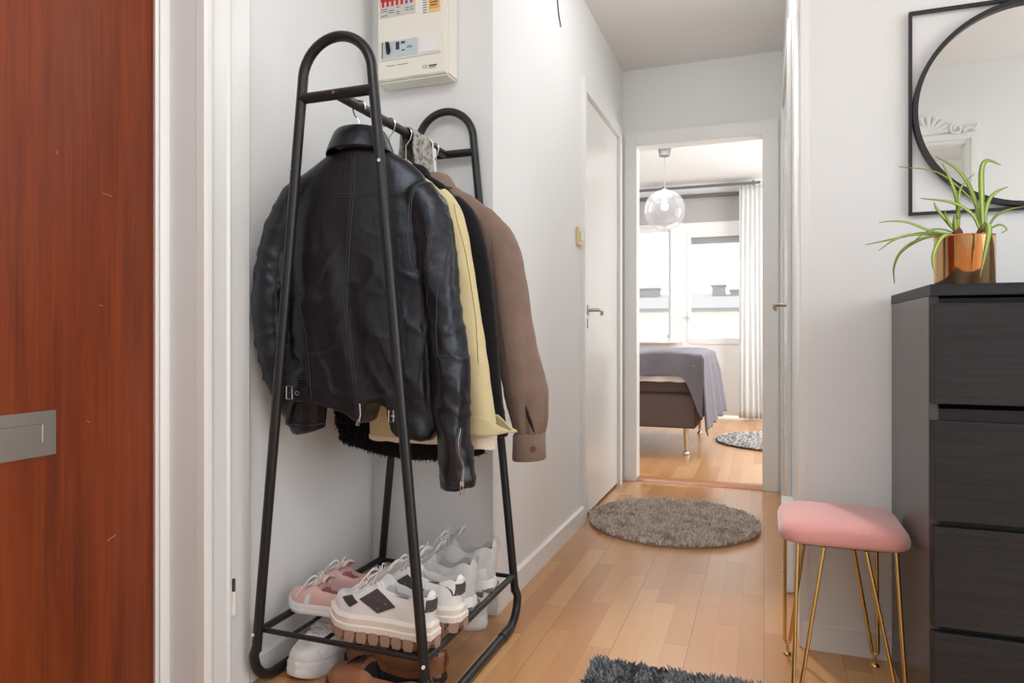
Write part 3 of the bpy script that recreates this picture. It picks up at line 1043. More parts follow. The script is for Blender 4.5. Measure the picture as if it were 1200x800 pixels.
def hanger(y, ang, label, drop=0.070, half=0.15, flip=1, slope=0.135):
    """white plastic coat hanger on the rod: local origin at the rod centre"""
    h = thing('coat_hanger', label, 'coat hanger', (RX, y, 1.472), R(ang), 'white coat hangers on the rod')
    pts = [(flip * (0.0175 * math.cos(a)), 0, 0.0175 * math.sin(a) - 0.002) for a in [R(200) - R(215) * i / 14 for i in range(15)]]
    pts += [(flip * 0.012, 0, -0.022), (0, 0, -0.036), (0, 0, -drop - 0.004)]
    MB().tube(pts, 0.0021, 8).build('hook', M['chrome'], h)
    sp_ = spline([(-half, 0, -drop - slope), (-half * 0.5, 0, -drop - slope * 0.42), (-0.03, 0, -drop - 0.006), (0.03, 0, -drop - 0.006), (half * 0.5, 0, -drop - slope * 0.42), (half, 0, -drop - slope)], 6)
    MB().tube(sp_, [(0.011, 0.006)] * len(sp_), 10).build('hanger_body', M['whiteplastic'], h)
    return h


# --- leather biker jacket (back towards us)
LJ = thing('leather_jacket', 'black leather biker jacket with side buckles and zipped cuffs, nearest on the rack', 'jacket', (-0.955, 1.485, 0.0), R(8))
lev = [  # z, s left, s right, half depth, depth centre
    (0.66, -0.205, 0.205, 0.050, 0.0), (0.72, -0.208, 0.207, 0.053, 0), (0.80, -0.205, 0.207, 0.054, 0), (0.90, -0.208, 0.210, 0.055, 0),
    (1.02, -0.215, 0.212, 0.056, 0), (1.12, -0.218, 0.212, 0.054, 0), (1.20, -0.215, 0.205, 0.050, 0), (1.255, -0.205, 0.190, 0.044, 0),
    (1.295, -0.175, 0.165, 0.038, 0), (1.325, -0.125, 0.13, 0.036, 0), (1.35, -0.085, 0.085, 0.038, 0), (1.372, -0.062, 0.062, 0.036, 0)]
slv = [[(-0.120, 0.0, 1.285, 0.032, 0.034), (-0.172, 0.0, 1.245, 0.046, 0.042), (-0.213, 0.0, 1.165, 0.052, 0.044), (-0.232, -0.002, 1.07, 0.050, 0.044), (-0.240, -0.008, 0.96, 0.046, 0.044), (-0.232, -0.004, 0.86, 0.047, 0.045), (-0.205, 0.006, 0.77, 0.052, 0.044), (-0.165, 0.020, 0.70, 0.055, 0.036), (-0.150, 0.026, 0.645, 0.056, 0.032)],
       [(0.150, -0.004, 1.25, 0.046, 0.036), (0.190, -0.006, 1.18, 0.050, 0.046), (0.210, -0.014, 1.06, 0.046, 0.048), (0.228, -0.018, 0.94, 0.045, 0.048), (0.243, -0.020, 0.82, 0.044, 0.047), (0.252, -0.020, 0.70, 0.042, 0.045), (0.258, -0.018, 0.60, 0.041, 0.042), (0.263, -0.016, 0.525, 0.040, 0.038)]]
me = shell(lev, slv, 0.0065, 5)


def lj_hem(s):
    return lerp_tab([(-0.21, 0.722), (-0.09, 0.722), (-0.03, 0.700), (0.018, 0.676), (0.026, 0.684), (0.032, 0.722), (0.06, 0.728), (0.088, 0.716), (0.098, 0.660), (0.11, 0.645), (0.2, 0.640), (0.23, 0.640)], s)


def lj_pos(s, t, z):
    # the hem of the body follows lj_hem; sleeves are left alone
    inbody = sstep(-0.195, -0.165, s) * (1 - sstep(0.185, 0.205, s))
    if z < 0.84 and inbody > 0 and not (s < -0.09 and z < 0.70 and False):
        h = lj_hem(s)
        f = (0.84 - z) / (0.84 - 0.66)
        z2 = 0.84 - f * (0.84 - h)
        if s < -0.08 and z < 0.655: z2 = z
        z = z + (z2 - z) * inbody
    return (s, t, z)


def lj_disp(c, nn):
    s, t, z = c
    d = 0.0
    # broad soft folds falling from the shoulder blades, stronger low down
    low = sstep(1.30, 0.95, z)
    d += 0.011 * low * nz(s * 8 + 0.6 * nz(s, t, z, 5), t * 3, z * 2.0 + 3)
    d += 0.0055 * low * nz(s * 17 + z * 3, t * 6, z * 5 + 9)
    # diagonal drag lines from side seams to the waist
    g = math.sin((z * 1.0 + abs(s) * 1.3) * 46 + 3 * nz(s, t, z, 9))
    d += 0.0035 * max(0, g) * sstep(1.18, 0.95, z) * sstep(0.0, 0.10, abs(s)) * (0.5 + nz(s, t, z, 6))
    # sharp creases radiating from the armholes and the waist
    cr_ = 1 - abs(nz(s * 12 + z * 9, t * 5, z * 13 - s * 7, 0.9)) * 5
    d += 0.0026 * max(0, cr_) * sstep(1.22, 1.05, z) * (0.6 + 0.6 * sstep(0.02, 0.14, abs(s)))
    # crumpling on the sleeves: rings across the arm
    sl = sstep(0.185, 0.215, abs(s))
    g2 = math.sin(z * 95 + 5 * nz(s, t, z, 14) + s * 40)
    amp = 1.0 if s < 0 else 0.45 + 0.8 * math.exp(-((z - 0.70) / 0.06) ** 2)
    d += sl * amp * (0.0026 * max(0, g2) * sstep(0.6, 0.75, z) + 0.003 * nz(s * 24, t * 24, z * 8))
    d += sl * 0.0022 * math.sin(math.atan2(t + 0.016, s - 0.235) * 4 + 2.0 * nz(s, t, z, 5)) * (1 if s > 0 else 0.4)
    # crushed leather at the lower right
    d += 0.0035 * sstep(0.80, 0.68, z) * sstep(0.06, 0.14, s) * nz(s * 30, t * 22, z * 26)
    # valley between sleeve and body
    for c0 in (-0.188 , 0.178):
        d -= 0.006 * math.exp(-((s - c0 - 0.03 * (1.1 - z) * (1 if c0 > 0 else -0.6)) / 0.010) ** 2) * sstep(1.18, 1.05, z) * (1 if z > 0.72 else 0)
    # yoke line
    d += 0.0012 * (1 if z > 1.235 else 0) * sstep(0.17, 0.12, abs(s))
    return d


sculpt(me, lj_pos, lj_disp)
me.materials.append(M['leather'])
lj_tree = bvh(me)
link('jacket_shell', me, LJ, angle=180)
b = collar(0.058, 0.040, 1.352, 1.414, 0.021, 0.060)
b.build('collar', M['leather'], LJ, angle=60, subsurf=1)
b = MB()
for dx in (-0.0035, 0.0035):
    seam(lj_tree, [(-0.002 + dx, 1.36), (-0.001 + dx, 1.24), (-0.010 + dx, 1.08), (-0.015 + dx, 0.98), (0.0 + dx, 0.86), (0.008 + dx, 0.78)], 0.0011, b)
b.build('back_seam', M['seam'], LJ)
b = MB()
for dz in (-0.003, 0.003):
    seam(lj_tree, [(-0.165, 1.232 + dz), (-0.08, 1.238 + dz), (0.0, 1.238 + dz), (0.08, 1.236 + dz), (0.15, 1.226 + dz)], 0.001, b)
b.build('yoke_seam', M['seam'], LJ)
for ln in ([(-0.165, 1.04), (-0.150, 0.98), (-0.132, 0.90), (-0.122, 0.82), (-0.115, 0.735)], [(0.172, 1.05), (0.150, 0.99), (0.135, 0.92), (0.125, 0.84), (0.120, 0.74)]):
    b = MB()
    for dx in (-0.004, 0.004):
        seam(lj_tree, [(p[0] + dx, p[1]) for p in ln], 0.0012, b)
    b.build('side_seam', M['seam'], LJ)
for lns in ([[(0.178, 1.272), (0.160, 1.255), (0.148, 1.22), (0.145, 1.15), (0.150, 1.09), (0.162, 1.05)], [(0.165, 1.05), (0.185, 1.065), (0.2, 1.10), (0.205, 1.14)]],
            [[(-0.165, 1.29), (-0.180, 1.24), (-0.188, 1.16), (-0.185, 1.08)]]):
    b = MB()
    for ln in lns:
        for dx in (-0.003, 0.003):
            seam(lj_tree, [(p[0] + dx, p[1] - abs(dx)) for p in ln], 0.0013, b)
    b.build('armhole_seam', M['seam'], LJ)
for ln in ([(-0.12, 0.845), (-0.08, 0.85), (-0.035, 0.868)], [(-0.19, 0.785), (-0.12, 0.788)], [(0.155, 0.735), (0.185, 0.730)], [(0.2, 1.0), (0.18, 0.88), (0.165, 0.755)]):
    b = MB()
    for dz in (-0.003, 0.003):
        seam(lj_tree, [(p[0] + dz * 0.5, p[1] + dz) for p in ln], 0.001, b)
    b.build('panel_seam', M['seam'], LJ)
# hem belt with side buckles
b = MB()
strip(lj_tree, [(-0.20, 0.752), (-0.15, 0.750), (-0.118, 0.752)], 0.026, 0.004, b)
belt = b.build('hem_strap', M['leather'], LJ)
b = MB()
strip(lj_tree, [(0.085, 0.694), (0.12, 0.70), (0.16, 0.69)], 0.024, 0.004, b)
belt2 = b.build('hem_strap', M['leather'], LJ)


def buckle(s, z, w_, h_, parent):
    q, nn = stick(lj_tree, s, z, -1, 0.006)
    b = MB()
    P = lambda ds, dz, o=0: q + Vector((ds, -o, dz))
    b.tube([P(-w_, -h_), P(w_, -h_), P(w_, h_), P(-w_, h_)], 0.0021, 8, closed=True)
    b.tube([P(0.0, 0, 0.001), P(w_ * 1.8, 0, 0.001)], 0.0016, 8)
    b.build('buckle', M['chrome'], parent)
    b = MB()
    ri = []
    q2, _ = stick(lj_tree, s + 0.024, z, -1, 0.0052)
    for i in range(14):
        a = 2 * PI * i / 14
        ri.append(q2 + Vector((0.005 * math.cos(a), 0, 0.005 * math.sin(a))))
    b.tube(ri, 0.0013, 6, closed=True)
    b.build('eyelet', M['chrome'], parent)


buckle(-0.176, 0.750, 0.008, 0.016, belt)
buckle(0.104, 0.700, 0.006, 0.014, belt2)
# zipped cuff of the right sleeve, front zip end at the hem arch
b = MB()
zl = [(0.276, 0.675), (0.273, 0.63), (0.282, 0.58), (0.281, 0.54)]
strip(lj_tree, zl, 0.010, 0.0016, b)
zp = b.build('sleeve_zip_tape', M['seam'], LJ)
b = MB()
seam(lj_tree, zl, 0.0019, b, off=0.003)
b.build('zip_teeth', M['chrome'], zp)
q, _ = stick(lj_tree, 0.280, 0.545, -1, 0.005)
b = MB()
b.box(q.x - 0.005, q.x + 0.005, q.y - 0.003, q.y + 0.003, q.z - 0.006, q.z + 0.006, bev=0.001)
b.tube([(q.x - 0.003, q.y - 0.003, q.z - 0.004), (q.x - 0.004, q.y - 0.004, q.z - 0.026), (q.x + 0.004, q.y - 0.004, q.z - 0.026), (q.x + 0.003, q.y - 0.003, q.z - 0.004)], 0.0015, 6, closed=True)
b.build('zip_puller', M['chrome'], zp)
for ln in ([(0.226, 1.02), (0.222, 0.95), (0.222, 0.88), (0.232, 0.84), (0.255, 0.83), (0.272, 0.86)], [(0.215, 0.845), (0.25, 0.845), (0.285, 0.85)], [(0.226, 0.540), (0.26, 0.533), (0.293, 0.537)], [(-0.20, 0.668), (-0.15, 0.664), (-0.105, 0.668)]):
    b = MB()
    seam(lj_tree, ln, 0.0015, b)
    b.build('sleeve_seam', M['seam'], LJ)
b = MB()
q, _ = stick(lj_tree, 0.020, 0.715, -1, 0.004)
if q is None: q = Vector((0.02, -0.05, 0.715))
b.tube([(0.024, q.y, 0.728), (0.026, q.y, 0.70), (0.022, q.y, 0.682)], 0.0026, 8)
b.tube([(0.020, q.y - 0.002, 0.69), (0.016, q.y - 0.003, 0.676), (0.024, q.y - 0.003, 0.674)], 0.002, 6, closed=True)
b.build('zip_end', M['chrome'], LJ)
hanger(1.485, 8, 'white coat hanger inside the black leather jacket, nearest hook', flip=-1)

# --- pale yellow jacket
YJ = thing('yellow_jacket', 'pale yellow jacket with cream lining hanging behind the leather jacket', 'jacket', (-0.955, 1.635, 0.0), R(4))
lev = [(0.605, -0.062, 0.235, 0.030, 0.0), (0.70, -0.07, 0.235, 0.032, 0), (0.80, -0.10, 0.235, 0.034, 0), (0.95, -0.16, 0.228, 0.036, 0), (1.08, -0.18, 0.215, 0.036, 0), (1.2, -0.18, 0.19, 0.034, 0),
       (1.27, -0.15, 0.155, 0.028, 0), (1.31, -0.10, 0.115, 0.026, 0), (1.345, -0.055, 0.06, 0.026, 0)]
slv = [[(0.13, 0, 1.265, 0.036, 0.026), (0.172, 0, 1.20, 0.040, 0.034), (0.198, 0, 1.08, 0.040, 0.038), (0.218, 0, 0.95, 0.040, 0.038), (0.237, 0, 0.82, 0.041, 0.038), (0.254, 0.0, 0.70, 0.042, 0.036), (0.262, 0.0, 0.65, 0.042, 0.035)],
       [(-0.13, 0, 1.265, 0.036, 0.026), (-0.16, 0.005, 1.18, 0.038, 0.032), (-0.17, 0.01, 1.0, 0.036, 0.03), (-0.17, 0.01, 0.86, 0.036, 0.028)]]
me = shell(lev, slv, 0.0075, 5)
sculpt(me, None, lambda c, n: 0.005 * nz(c[0] * 14, c[1] * 8, c[2] * 5) + 0.002 * nz(c[0] * 40, c[1] * 20, c[2] * 24))
me.materials.append(M['yellow'])
yt = bvh(me)
link('jacket_shell', me, YJ, angle=180)
collar(0.052, 0.030, 1.325, 1.372, 0.012, 0.034).build('collar', M['yellow'], YJ, subsurf=1, angle=60)
# turned-up flaring cuff with a pointed tip and the lining showing below
def flare(z0, z1, grow, tip, n=36, inner=0.0, cx=0.262):
    rings = []
    for j in range(8):
        f = j / 7
        ring = []
        for k in range(n):
            a = 2 * PI * k / n
            ca, sa = math.cos(a), math.sin(a)
            c6 = max(0, math.cos(a + 0.35)) ** 6
            pt = tip * c6 * (1 - abs(f - 0.5) * 0.6)
            r1, r2 = 0.043 + grow * f - inner, 0.037 + grow * f * 0.8 - inner
            za, zb_ = z0 - tip * 0.55 * c6, z1 + tip * 0.30 * c6
            ring.append((cx + ca * r1 + pt, sa * r2, za + (zb_ - za) * f + 0.003 * math.sin(3 * a)))
        rings.append(ring)
    return rings


b = MB()
b.loft(flare(0.683, 0.632, 0.006, 0.060), caps=False)
cf = b.build('turned_cuff', M['yellow'], YJ, angle=180)
m_ = cf.modifiers.new('solid', 'SOLIDIFY'); m_.thickness = 0.003
b = MB()
b.loft(flare(0.655, 0.598, -0.004, 0.010, inner=0.006), caps=True)
b.build('cuff_lining', M['sherpa'], YJ, angle=60)
b = MB()
seam(yt, [(0.19, 1.24), (0.225, 1.1), (0.25, 0.95), (0.262, 0.82)], 0.001, b)
b.build('sleeve_seam', simple('yellow_topstitch', srgb(168, 146, 84), 0.9), YJ)
# cream lining corner and hem edge seen under the leather hem
b = MB()
strip(yt, [(-0.06, 0.617), (0.05, 0.615), (0.15, 0.614), (0.225, 0.617)], 0.012, 0.003, b)
b.build('hem_edge', M['sherpa'], YJ)
b = MB()
patch(yt, [(0.185, 0.66), (0.225, 0.66), (0.232, 0.596), (0.195, 0.600)], 0.004, b)
b.build('lining_corner', M['sherpa'], YJ)
hanger(1.635, 4, 'white coat hanger of the yellow jacket, second hook along the rod', flip=1, drop=0.118, slope=0.10, half=0.14)

# --- black shaggy-hemmed coat
BC = thing('black_coat', 'black coat with shaggy lower edge between yellow and brown jackets', 'coat', (-0.955, 1.728, 0.0), R(3))
lev = [(0.55, -0.215, 0.235, 0.030, 0), (0.60, -0.235, 0.245, 0.034, 0), (0.68, -0.245, 0.245, 0.036, 0), (0.80, -0.22, 0.235, 0.036, 0), (0.95, -0.20, 0.225, 0.035, 0), (1.1, -0.19, 0.21, 0.034, 0), (1.2, -0.18, 0.195, 0.032, 0), (1.27, -0.15, 0.16, 0.028, 0), (1.32, -0.10, 0.115, 0.026, 0), (1.352, -0.055, 0.06, 0.026, 0)]
slv = [[(0.13, 0, 1.265, 0.036, 0.026), (0.178, 0, 1.20, 0.040, 0.03), (0.21, 0, 1.08, 0.042, 0.032), (0.225, 0, 0.95, 0.042, 0.032), (0.235, 0, 0.82, 0.042, 0.032), (0.245, 0, 0.70, 0.042, 0.032), (0.262, 0, 0.60, 0.042, 0.03)],
       [(-0.13, 0, 1.265, 0.036, 0.026), (-0.165, 0, 1.15, 0.04, 0.03), (-0.185, 0, 0.95, 0.04, 0.03), (-0.195, 0, 0.75, 0.04, 0.03)]]
me = shell(lev, slv, 0.008, 5)
def bc_pos(s, t, z):
    if z < 0.72:
        f = (0.72 - z) / 0.17
        h = lerp_tab([(-0.25, 0.62), (-0.215, 0.575), (-0.10, 0.556), (0.0, 0.540), (0.12, 0.545), (0.25, 0.565)], s)
        z = 0.72 - f * (0.72 - h)
    return s, t, z
sculpt(me, bc_pos, lambda c, n: 0.004 * nz(c[0] * 14, c[1] * 8, c[2] * 6) + 0.003 * sstep(0.75, 0.6, c[2]) * nz(c[0] * 90, c[1] * 90, c[2] * 90))
me.materials.append(M['blackcloth'])
bt = bvh(me)
link('coat_shell', me, BC, angle=180)
collar(0.052, 0.030, 1.33, 1.378, 0.012, 0.034).build('collar', M['blackcloth'], BC, subsurf=1, angle=60)
# shaggy pile along the lower edge: many small tufts
b = MB()
rnd = random.Random(3)
for i in range(2200):
    s = rnd.uniform(-0.235, 0.265)
    z = lerp_tab([(-0.25, 0.62), (-0.215, 0.575), (-0.10, 0.556), (0.0, 0.540), (0.12, 0.545), (0.25, 0.565)], s) + rnd.uniform(0.004, 0.10)
    sd = -1 if rnd.random() < 0.75 else 1
    q, nn = stick(bt, s, z, sd, -0.001)
    if q is None: continue
    l = rnd.uniform(0.005, 0.010)
    dx = rnd.uniform(-0.005, 0.005)
    e = q + nn * 0.006 + Vector((dx, 0, -l))
    wv = Vector((0.0022, 0, 0.0004))
    b.add([q - wv, q + wv, e, q + nn * 0.003 + Vector((0, 0, 0.001))], [(0, 1, 2), (0, 3, 2), (3, 1, 2)])
b.build('shaggy_trim', M['shaggy'], BC, smooth=False)
hanger(1.728, 3, 'white coat hanger of the black coat, hook in front of the scarf', flip=1, drop=0.112, slope=0.10, half=0.14)

# --- brown wool overshirt
BJ = thing('brown_overshirt', 'brown wool overshirt with buttoned cuff, farthest garment on the rack', 'jacket', (-0.955, 1.865, 0.0), R(2))
lev = [(0.62, -0.20, 0.20, 0.040, 0), (0.75, -0.21, 0.205, 0.044, 0), (0.90, -0.21, 0.21, 0.046, 0), (1.05, -0.215, 0.225, 0.046, 0), (1.16, -0.22, 0.235, 0.044, 0), (1.22, -0.21, 0.225, 0.040, 0),
       (1.27, -0.17, 0.19, 0.036, 0), (1.31, -0.125, 0.14, 0.036, 0), (1.345, -0.075, 0.08, 0.036, 0)]
slv = [[(0.16, 0, 1.235, 0.05, 0.036), (0.222, 0, 1.16, 0.058, 0.044), (0.250, -0.002, 1.05, 0.058, 0.048), (0.268, -0.004, 0.93, 0.060, 0.052), (0.288, -0.006, 0.82, 0.064, 0.054), (0.308, -0.006, 0.73, 0.066, 0.054), (0.318, -0.006, 0.65, 0.055, 0.046), (0.318, -0.006, 0.605, 0.044, 0.036)],
       [(-0.15, 0, 1.235, 0.05, 0.036), (-0.20, 0, 1.1, 0.05, 0.04), (-0.21, 0, 0.9, 0.05, 0.04), (-0.21, 0, 0.7, 0.048, 0.038)]]
me = shell(lev, slv, 0.008, 5)


def bj_disp(c, n):
    s, t, z = c
    d = 0.005 * nz(s * 9, t * 7, z * 4) + 0.0018 * nz(s * 30, t * 25, z * 24)
    # tucks above the cuff
    if s > 0.24 and z < 0.74:
        d -= 0.010 * sstep(0.74, 0.64, z) * max(0, math.cos(math.atan2(t + 0.006, s - 0.315) * 5 + 1.0)) ** 4
    return d


sculpt(me, None, bj_disp)
me.materials.append(M['brown'])
jt = bvh(me)
link('overshirt_shell', me, BJ, angle=180)
collar(0.060, 0.038, 1.318, 1.382, 0.020, 0.046).build('collar', M['brown'], BJ, subsurf=1, angle=60)
b = MB()
rings = []
for zz, g in ((0.612, 0.0), (0.606, 0.004), (0.57, 0.005), (0.538, 0.006), (0.533, 0.003), (0.536, -0.003), (0.58, -0.004)):
    rings.append([(0.318 + (0.044 + g) * math.cos(a), -0.006 + (0.036 + g) * math.sin(a), zz + 0.004 * math.cos(a)) for a in [2 * PI * k / 36 for k in range(36)]])
b.loft(rings, caps=True)
cf = b.build('cuff', M['brown'], BJ, angle=50)
a = R(-62)
cx, cy = 0.318 + 0.0492 * math.cos(a), -0.006 + 0.0412 * math.sin(a)
b = MB()
b.tube([(cx, cy, 0.572), (cx + 0.004 * math.cos(a), cy + 0.004 * math.sin(a), 0.572)], 0.0075, 14)
b.build('button', simple('dark_brown_button', srgb(92, 62, 46), 0.4), cf)
b = MB()
seam(jt, [(0.215, 1.17), (0.238, 1.0), (0.262, 0.85), (0.285, 0.70), (0.30, 0.63)], 0.0014, b)
b.build('sleeve_seam', M['brownseam'], BJ)
b = MB()
seam(jt, [(0.09, 1.30), (0.15, 1.26), (0.19, 1.20), (0.195, 1.12), (0.185, 1.02)], 0.0016, b)
b.build('sleeve_seam', M['brownseam'], BJ)
b = MB()
sl = []
for zz in (0.695, 0.67, 0.645, 0.618):
    q, nn = stick(jt, 0.322 + (0.695 - zz) * 0.28, zz, -1, 0.0006)
    if q is not None: sl.append(q)
wd = [0.0008, 0.005, 0.0055, 0.002][:len(sl)]
b.tube(sl, [(w_, 0.0012) for w_ in wd], 8)
b.build('cuff_slit', M['dark'], BJ)
hanger(1.90, 2, 'white coat hanger of the brown overshirt, farthest hook on the rod', flip=1, drop=0.088, slope=0.12)

# --- patterned scarf and white clip hanger on the rod
sc = thing('patterned_scarf', 'grey patterned knitted scarf folded over the rod', 'scarf', (RX, 1.79, 1.472))
rings = []
path = [(-0.035, 0, -0.30), (-0.034, 0, -0.18), (-0.031, 0, -0.09), (-0.026, 0, -0.03), (-0.019, 0, 0.004), (-0.008, 0, 0.018), (0.006, 0, 0.019), (0.018, 0, 0.006), (0.024, 0, -0.03), (0.029, 0, -0.09), (0.033, 0, -0.18), (0.034, 0, -0.27)]
for i, p in enumerate(spline(path, 4)):
    y0, y1 = -0.058 - 0.004 * math.sin(i), 0.052
    row = []
    for k in range(13):
        y = y0 + (y1 - y0) * k / 12
        sg = -1 if p.x < 0 else 1
        wob = 0.0025 * math.sin(k * 1.3 + i * 0.3)
        row.append((p.x + wob * sg, y, p.z))
    rings.append(row)
b = MB(); b.loft(rings, caps=False, closed=False)
o = b.build('scarf_cloth', M['scarf'], sc, angle=180)
m_ = o.modifiers.new('solid', 'SOLIDIFY'); m_.thickness = 0.004
ch = thing('clip_hanger', 'white plastic clip hanger beside the patterned scarf', 'coat hanger', (RX, 1.862, 1.472))
b = MB()
pts = [(0.0175 * math.cos(a_), 0, 0.0175 * math.sin(a_) - 0.002) for a_ in [R(200) - R(215) * i / 14 for i in range(15)]] + [(0.014, 0, -0.03)]
b.tube(pts, 0.003, 8)
b.build('hook', M['whiteplastic'], ch)
b = MB()
b.box(0.004, 0.026, -0.009, 0.009, -0.16, -0.012, bev=0.003)
b.build('clip_arm', M['whiteplastic'], ch)
MB().tube([(0.026, 0, -0.045), (0.030, 0, -0.045)], 0.005, 10).build('rivet', M['steel'], ch)
b = MB().box(-0.02, 0.0, -0.009, 0.009, -0.16, -0.02, bev=0.003)
b.build('clip_arm', M['whiteplastic'], ch)

# ------------------------------------------------------------------ fuse box
FB = thing('fuse_box', 'cream wall-mounted fuse box above the clothes rack', 'fuse box', (-1.06, YA, 1.714))
b = MB().box(-1.188, -0.932, 1.945, YA, 1.714, 2.16, bev=0.006)
b.build('housing', M['cream'], FB, world=True)
b = MB().box(-1.182, -0.938, 1.939, 1.946, 1.72, 2.15, bev=0.003)
b.build('front_cover', M['cream'], FB, world=True)
yf = 1.939
pn = MB().box(-1.172, -0.952, yf - 0.004, yf, 1.783, 1.846, bev=0.0015).build('module_window', M['cream'], FB, world=True)
MB().box(-1.163, -1.034, yf - 0.006, yf - 0.003, 1.789, 1.841).build('breaker_module', M['bluegrey'], pn, world=True)
MB().box(-1.027, -0.957, yf - 0.0065, yf - 0.003, 1.789, 1.841, bev=0.001).build('blank_cover', M['whiteplastic'], pn, world=True)
b = MB(); b.prism([(-1.146, 1.838), (-1.136, 1.838), (-1.131, 1.81), (-1.135, 1.800), (-1.142, 1.800)], 'y', yf - 0.014, yf - 0.005)
b.build('toggle', M['dark'], pn, world=True)
MB().box(-1.163, -1.160, yf - 0.0068, yf - 0.005, 1.789, 1.841).build('edge_strip', M['ink'], pn, world=True)
MB().box(-1.110, -1.099, yf - 0.009, yf - 0.005, 1.812, 1.835).build('test_button', simple('dark_blue_button', srgb(40, 48, 72), 0.5), pn, world=True)
b = MB().box(-1.092, -1.078, yf - 0.0068, yf - 0.005, 1.828, 1.835).box(-1.09, -1.08, yf - 0.0068, yf - 0.005, 1.805, 1.809).box(-1.072, -1.05, yf - 0.0066, yf - 0.005, 1.812, 1.814).box(-1.070, -1.055, yf - 0.0066, yf - 0.005, 1.817, 1.819)
b.build('printed_mark', M['ink'], pn, world=True)
lb = MB().box(-1.174, -1.044, yf - 0.0012, yf, 1.922, 1.99).build('circuit_label', M['labelgrey'], FB, world=True)
MB().box(-1.174, -1.044, yf - 0.0018, yf - 0.001, 1.960, 1.990).build('pink_band', M['pinkpaper'], lb, world=True)
b = MB()
for i in range(7):
    if i == 5: continue
    x = -1.169 + i * 0.0172
    b.box(x, x + 0.016, yf - 0.0026, yf - 0.0016, 1.973, 1.984).box(x + 0.004, x + 0.012, yf - 0.0026, yf - 0.0016, 1.957, 1.974)
b.build('red_marker', M['red'], lb, world=True)
x = -1.169 + 5 * 0.0172
MB().box(x, x + 0.016, yf - 0.0026, yf - 0.0016, 1.973, 1.990).box(x + 0.004, x + 0.012, yf - 0.0026, yf - 0.0016, 1.957, 1.974).build('blue_marker', M['blue'], lb, world=True)
b = MB()
for r_ in range(4):
    for x0, x1 in ((-1.168, -1.145), (-1.14, -1.12), (-1.112, -1.1), (-1.08, -1.066), (-1.062, -1.05)):
        if (r_ + int(x0 * 1000)) % 3: b.box(x0, x1, yf - 0.0016, yf - 0.001, 1.928 + r_ * 0.007, 1.930 + r_ * 0.007)
b.build('printed_line', M['ink'], lb, world=True)
st = MB().box(-0.998, -0.955, yf - 0.0012, yf, 1.914, 1.99).build('warning_sticker', M['orangelight'], FB, world=True)
MB().box(-0.994, -0.960, yf - 0.0018, yf - 0.001, 1.925, 1.985).build('orange_field', M['orange'], st, world=True)
b = MB()
for i in range(9):
    b.box(-1.017, -1.003, yf - 0.001, yf, 1.916 + i * 0.008, 1.918 + i * 0.008)
for i in range(5):
    b.box(-0.990, -0.968 + 0.004 * (i % 2), yf - 0.0024, yf - 0.0017, 1.935 + i * 0.009, 1.938 + i * 0.009)
b.build('printed_line', M['ink'], FB, world=True)


def text(name, body, size, loc, rot, mat, parent):
    cu = bpy.data.curves.new(name, 'FONT')
    cu.body, cu.size, cu.extrude = body, size, 0.0003
    cu.materials.append(mat)
    tmp = bpy.data.objects.new('tmp', cu)
    COL.objects.link(tmp)
    me = bpy.data.meshes.new_from_object(tmp.evaluated_get(bpy.context.evaluated_depsgraph_get()))
    bpy.data.objects.remove(tmp)
    o = bpy.data.objects.new(name, me)
    COL.objects.link(o)
    o.parent = parent
    o.matrix_local = world_matrix(parent).inverted() @ Matrix.LocRotScale(Vector(loc), Matrix.Rotation(R(rot[0]), 3, 'X').to_quaternion(), Vector((1, 1, 1)))
    return o


text('approval_mark', 'CE', 0.014, (-1.018, yf - 0.0006, 1.7405), (90, 0), M['ink'], FB)
b = MB().box(-0.996, -0.968, yf - 0.0006, yf, 1.744, 1.749).box(-0.996, -0.972, yf - 0.0006, yf, 1.739, 1.741)
b.build('printed_line', M['ink'], FB, world=True)
MB().box(-1.150, -1.118, yf - 0.0006, yf, 1.764, 1.7655).box(-1.11, -1.07, yf - 0.0006, yf, 1.764, 1.7655).build('printed_line', M['ink'], FB, world=True)

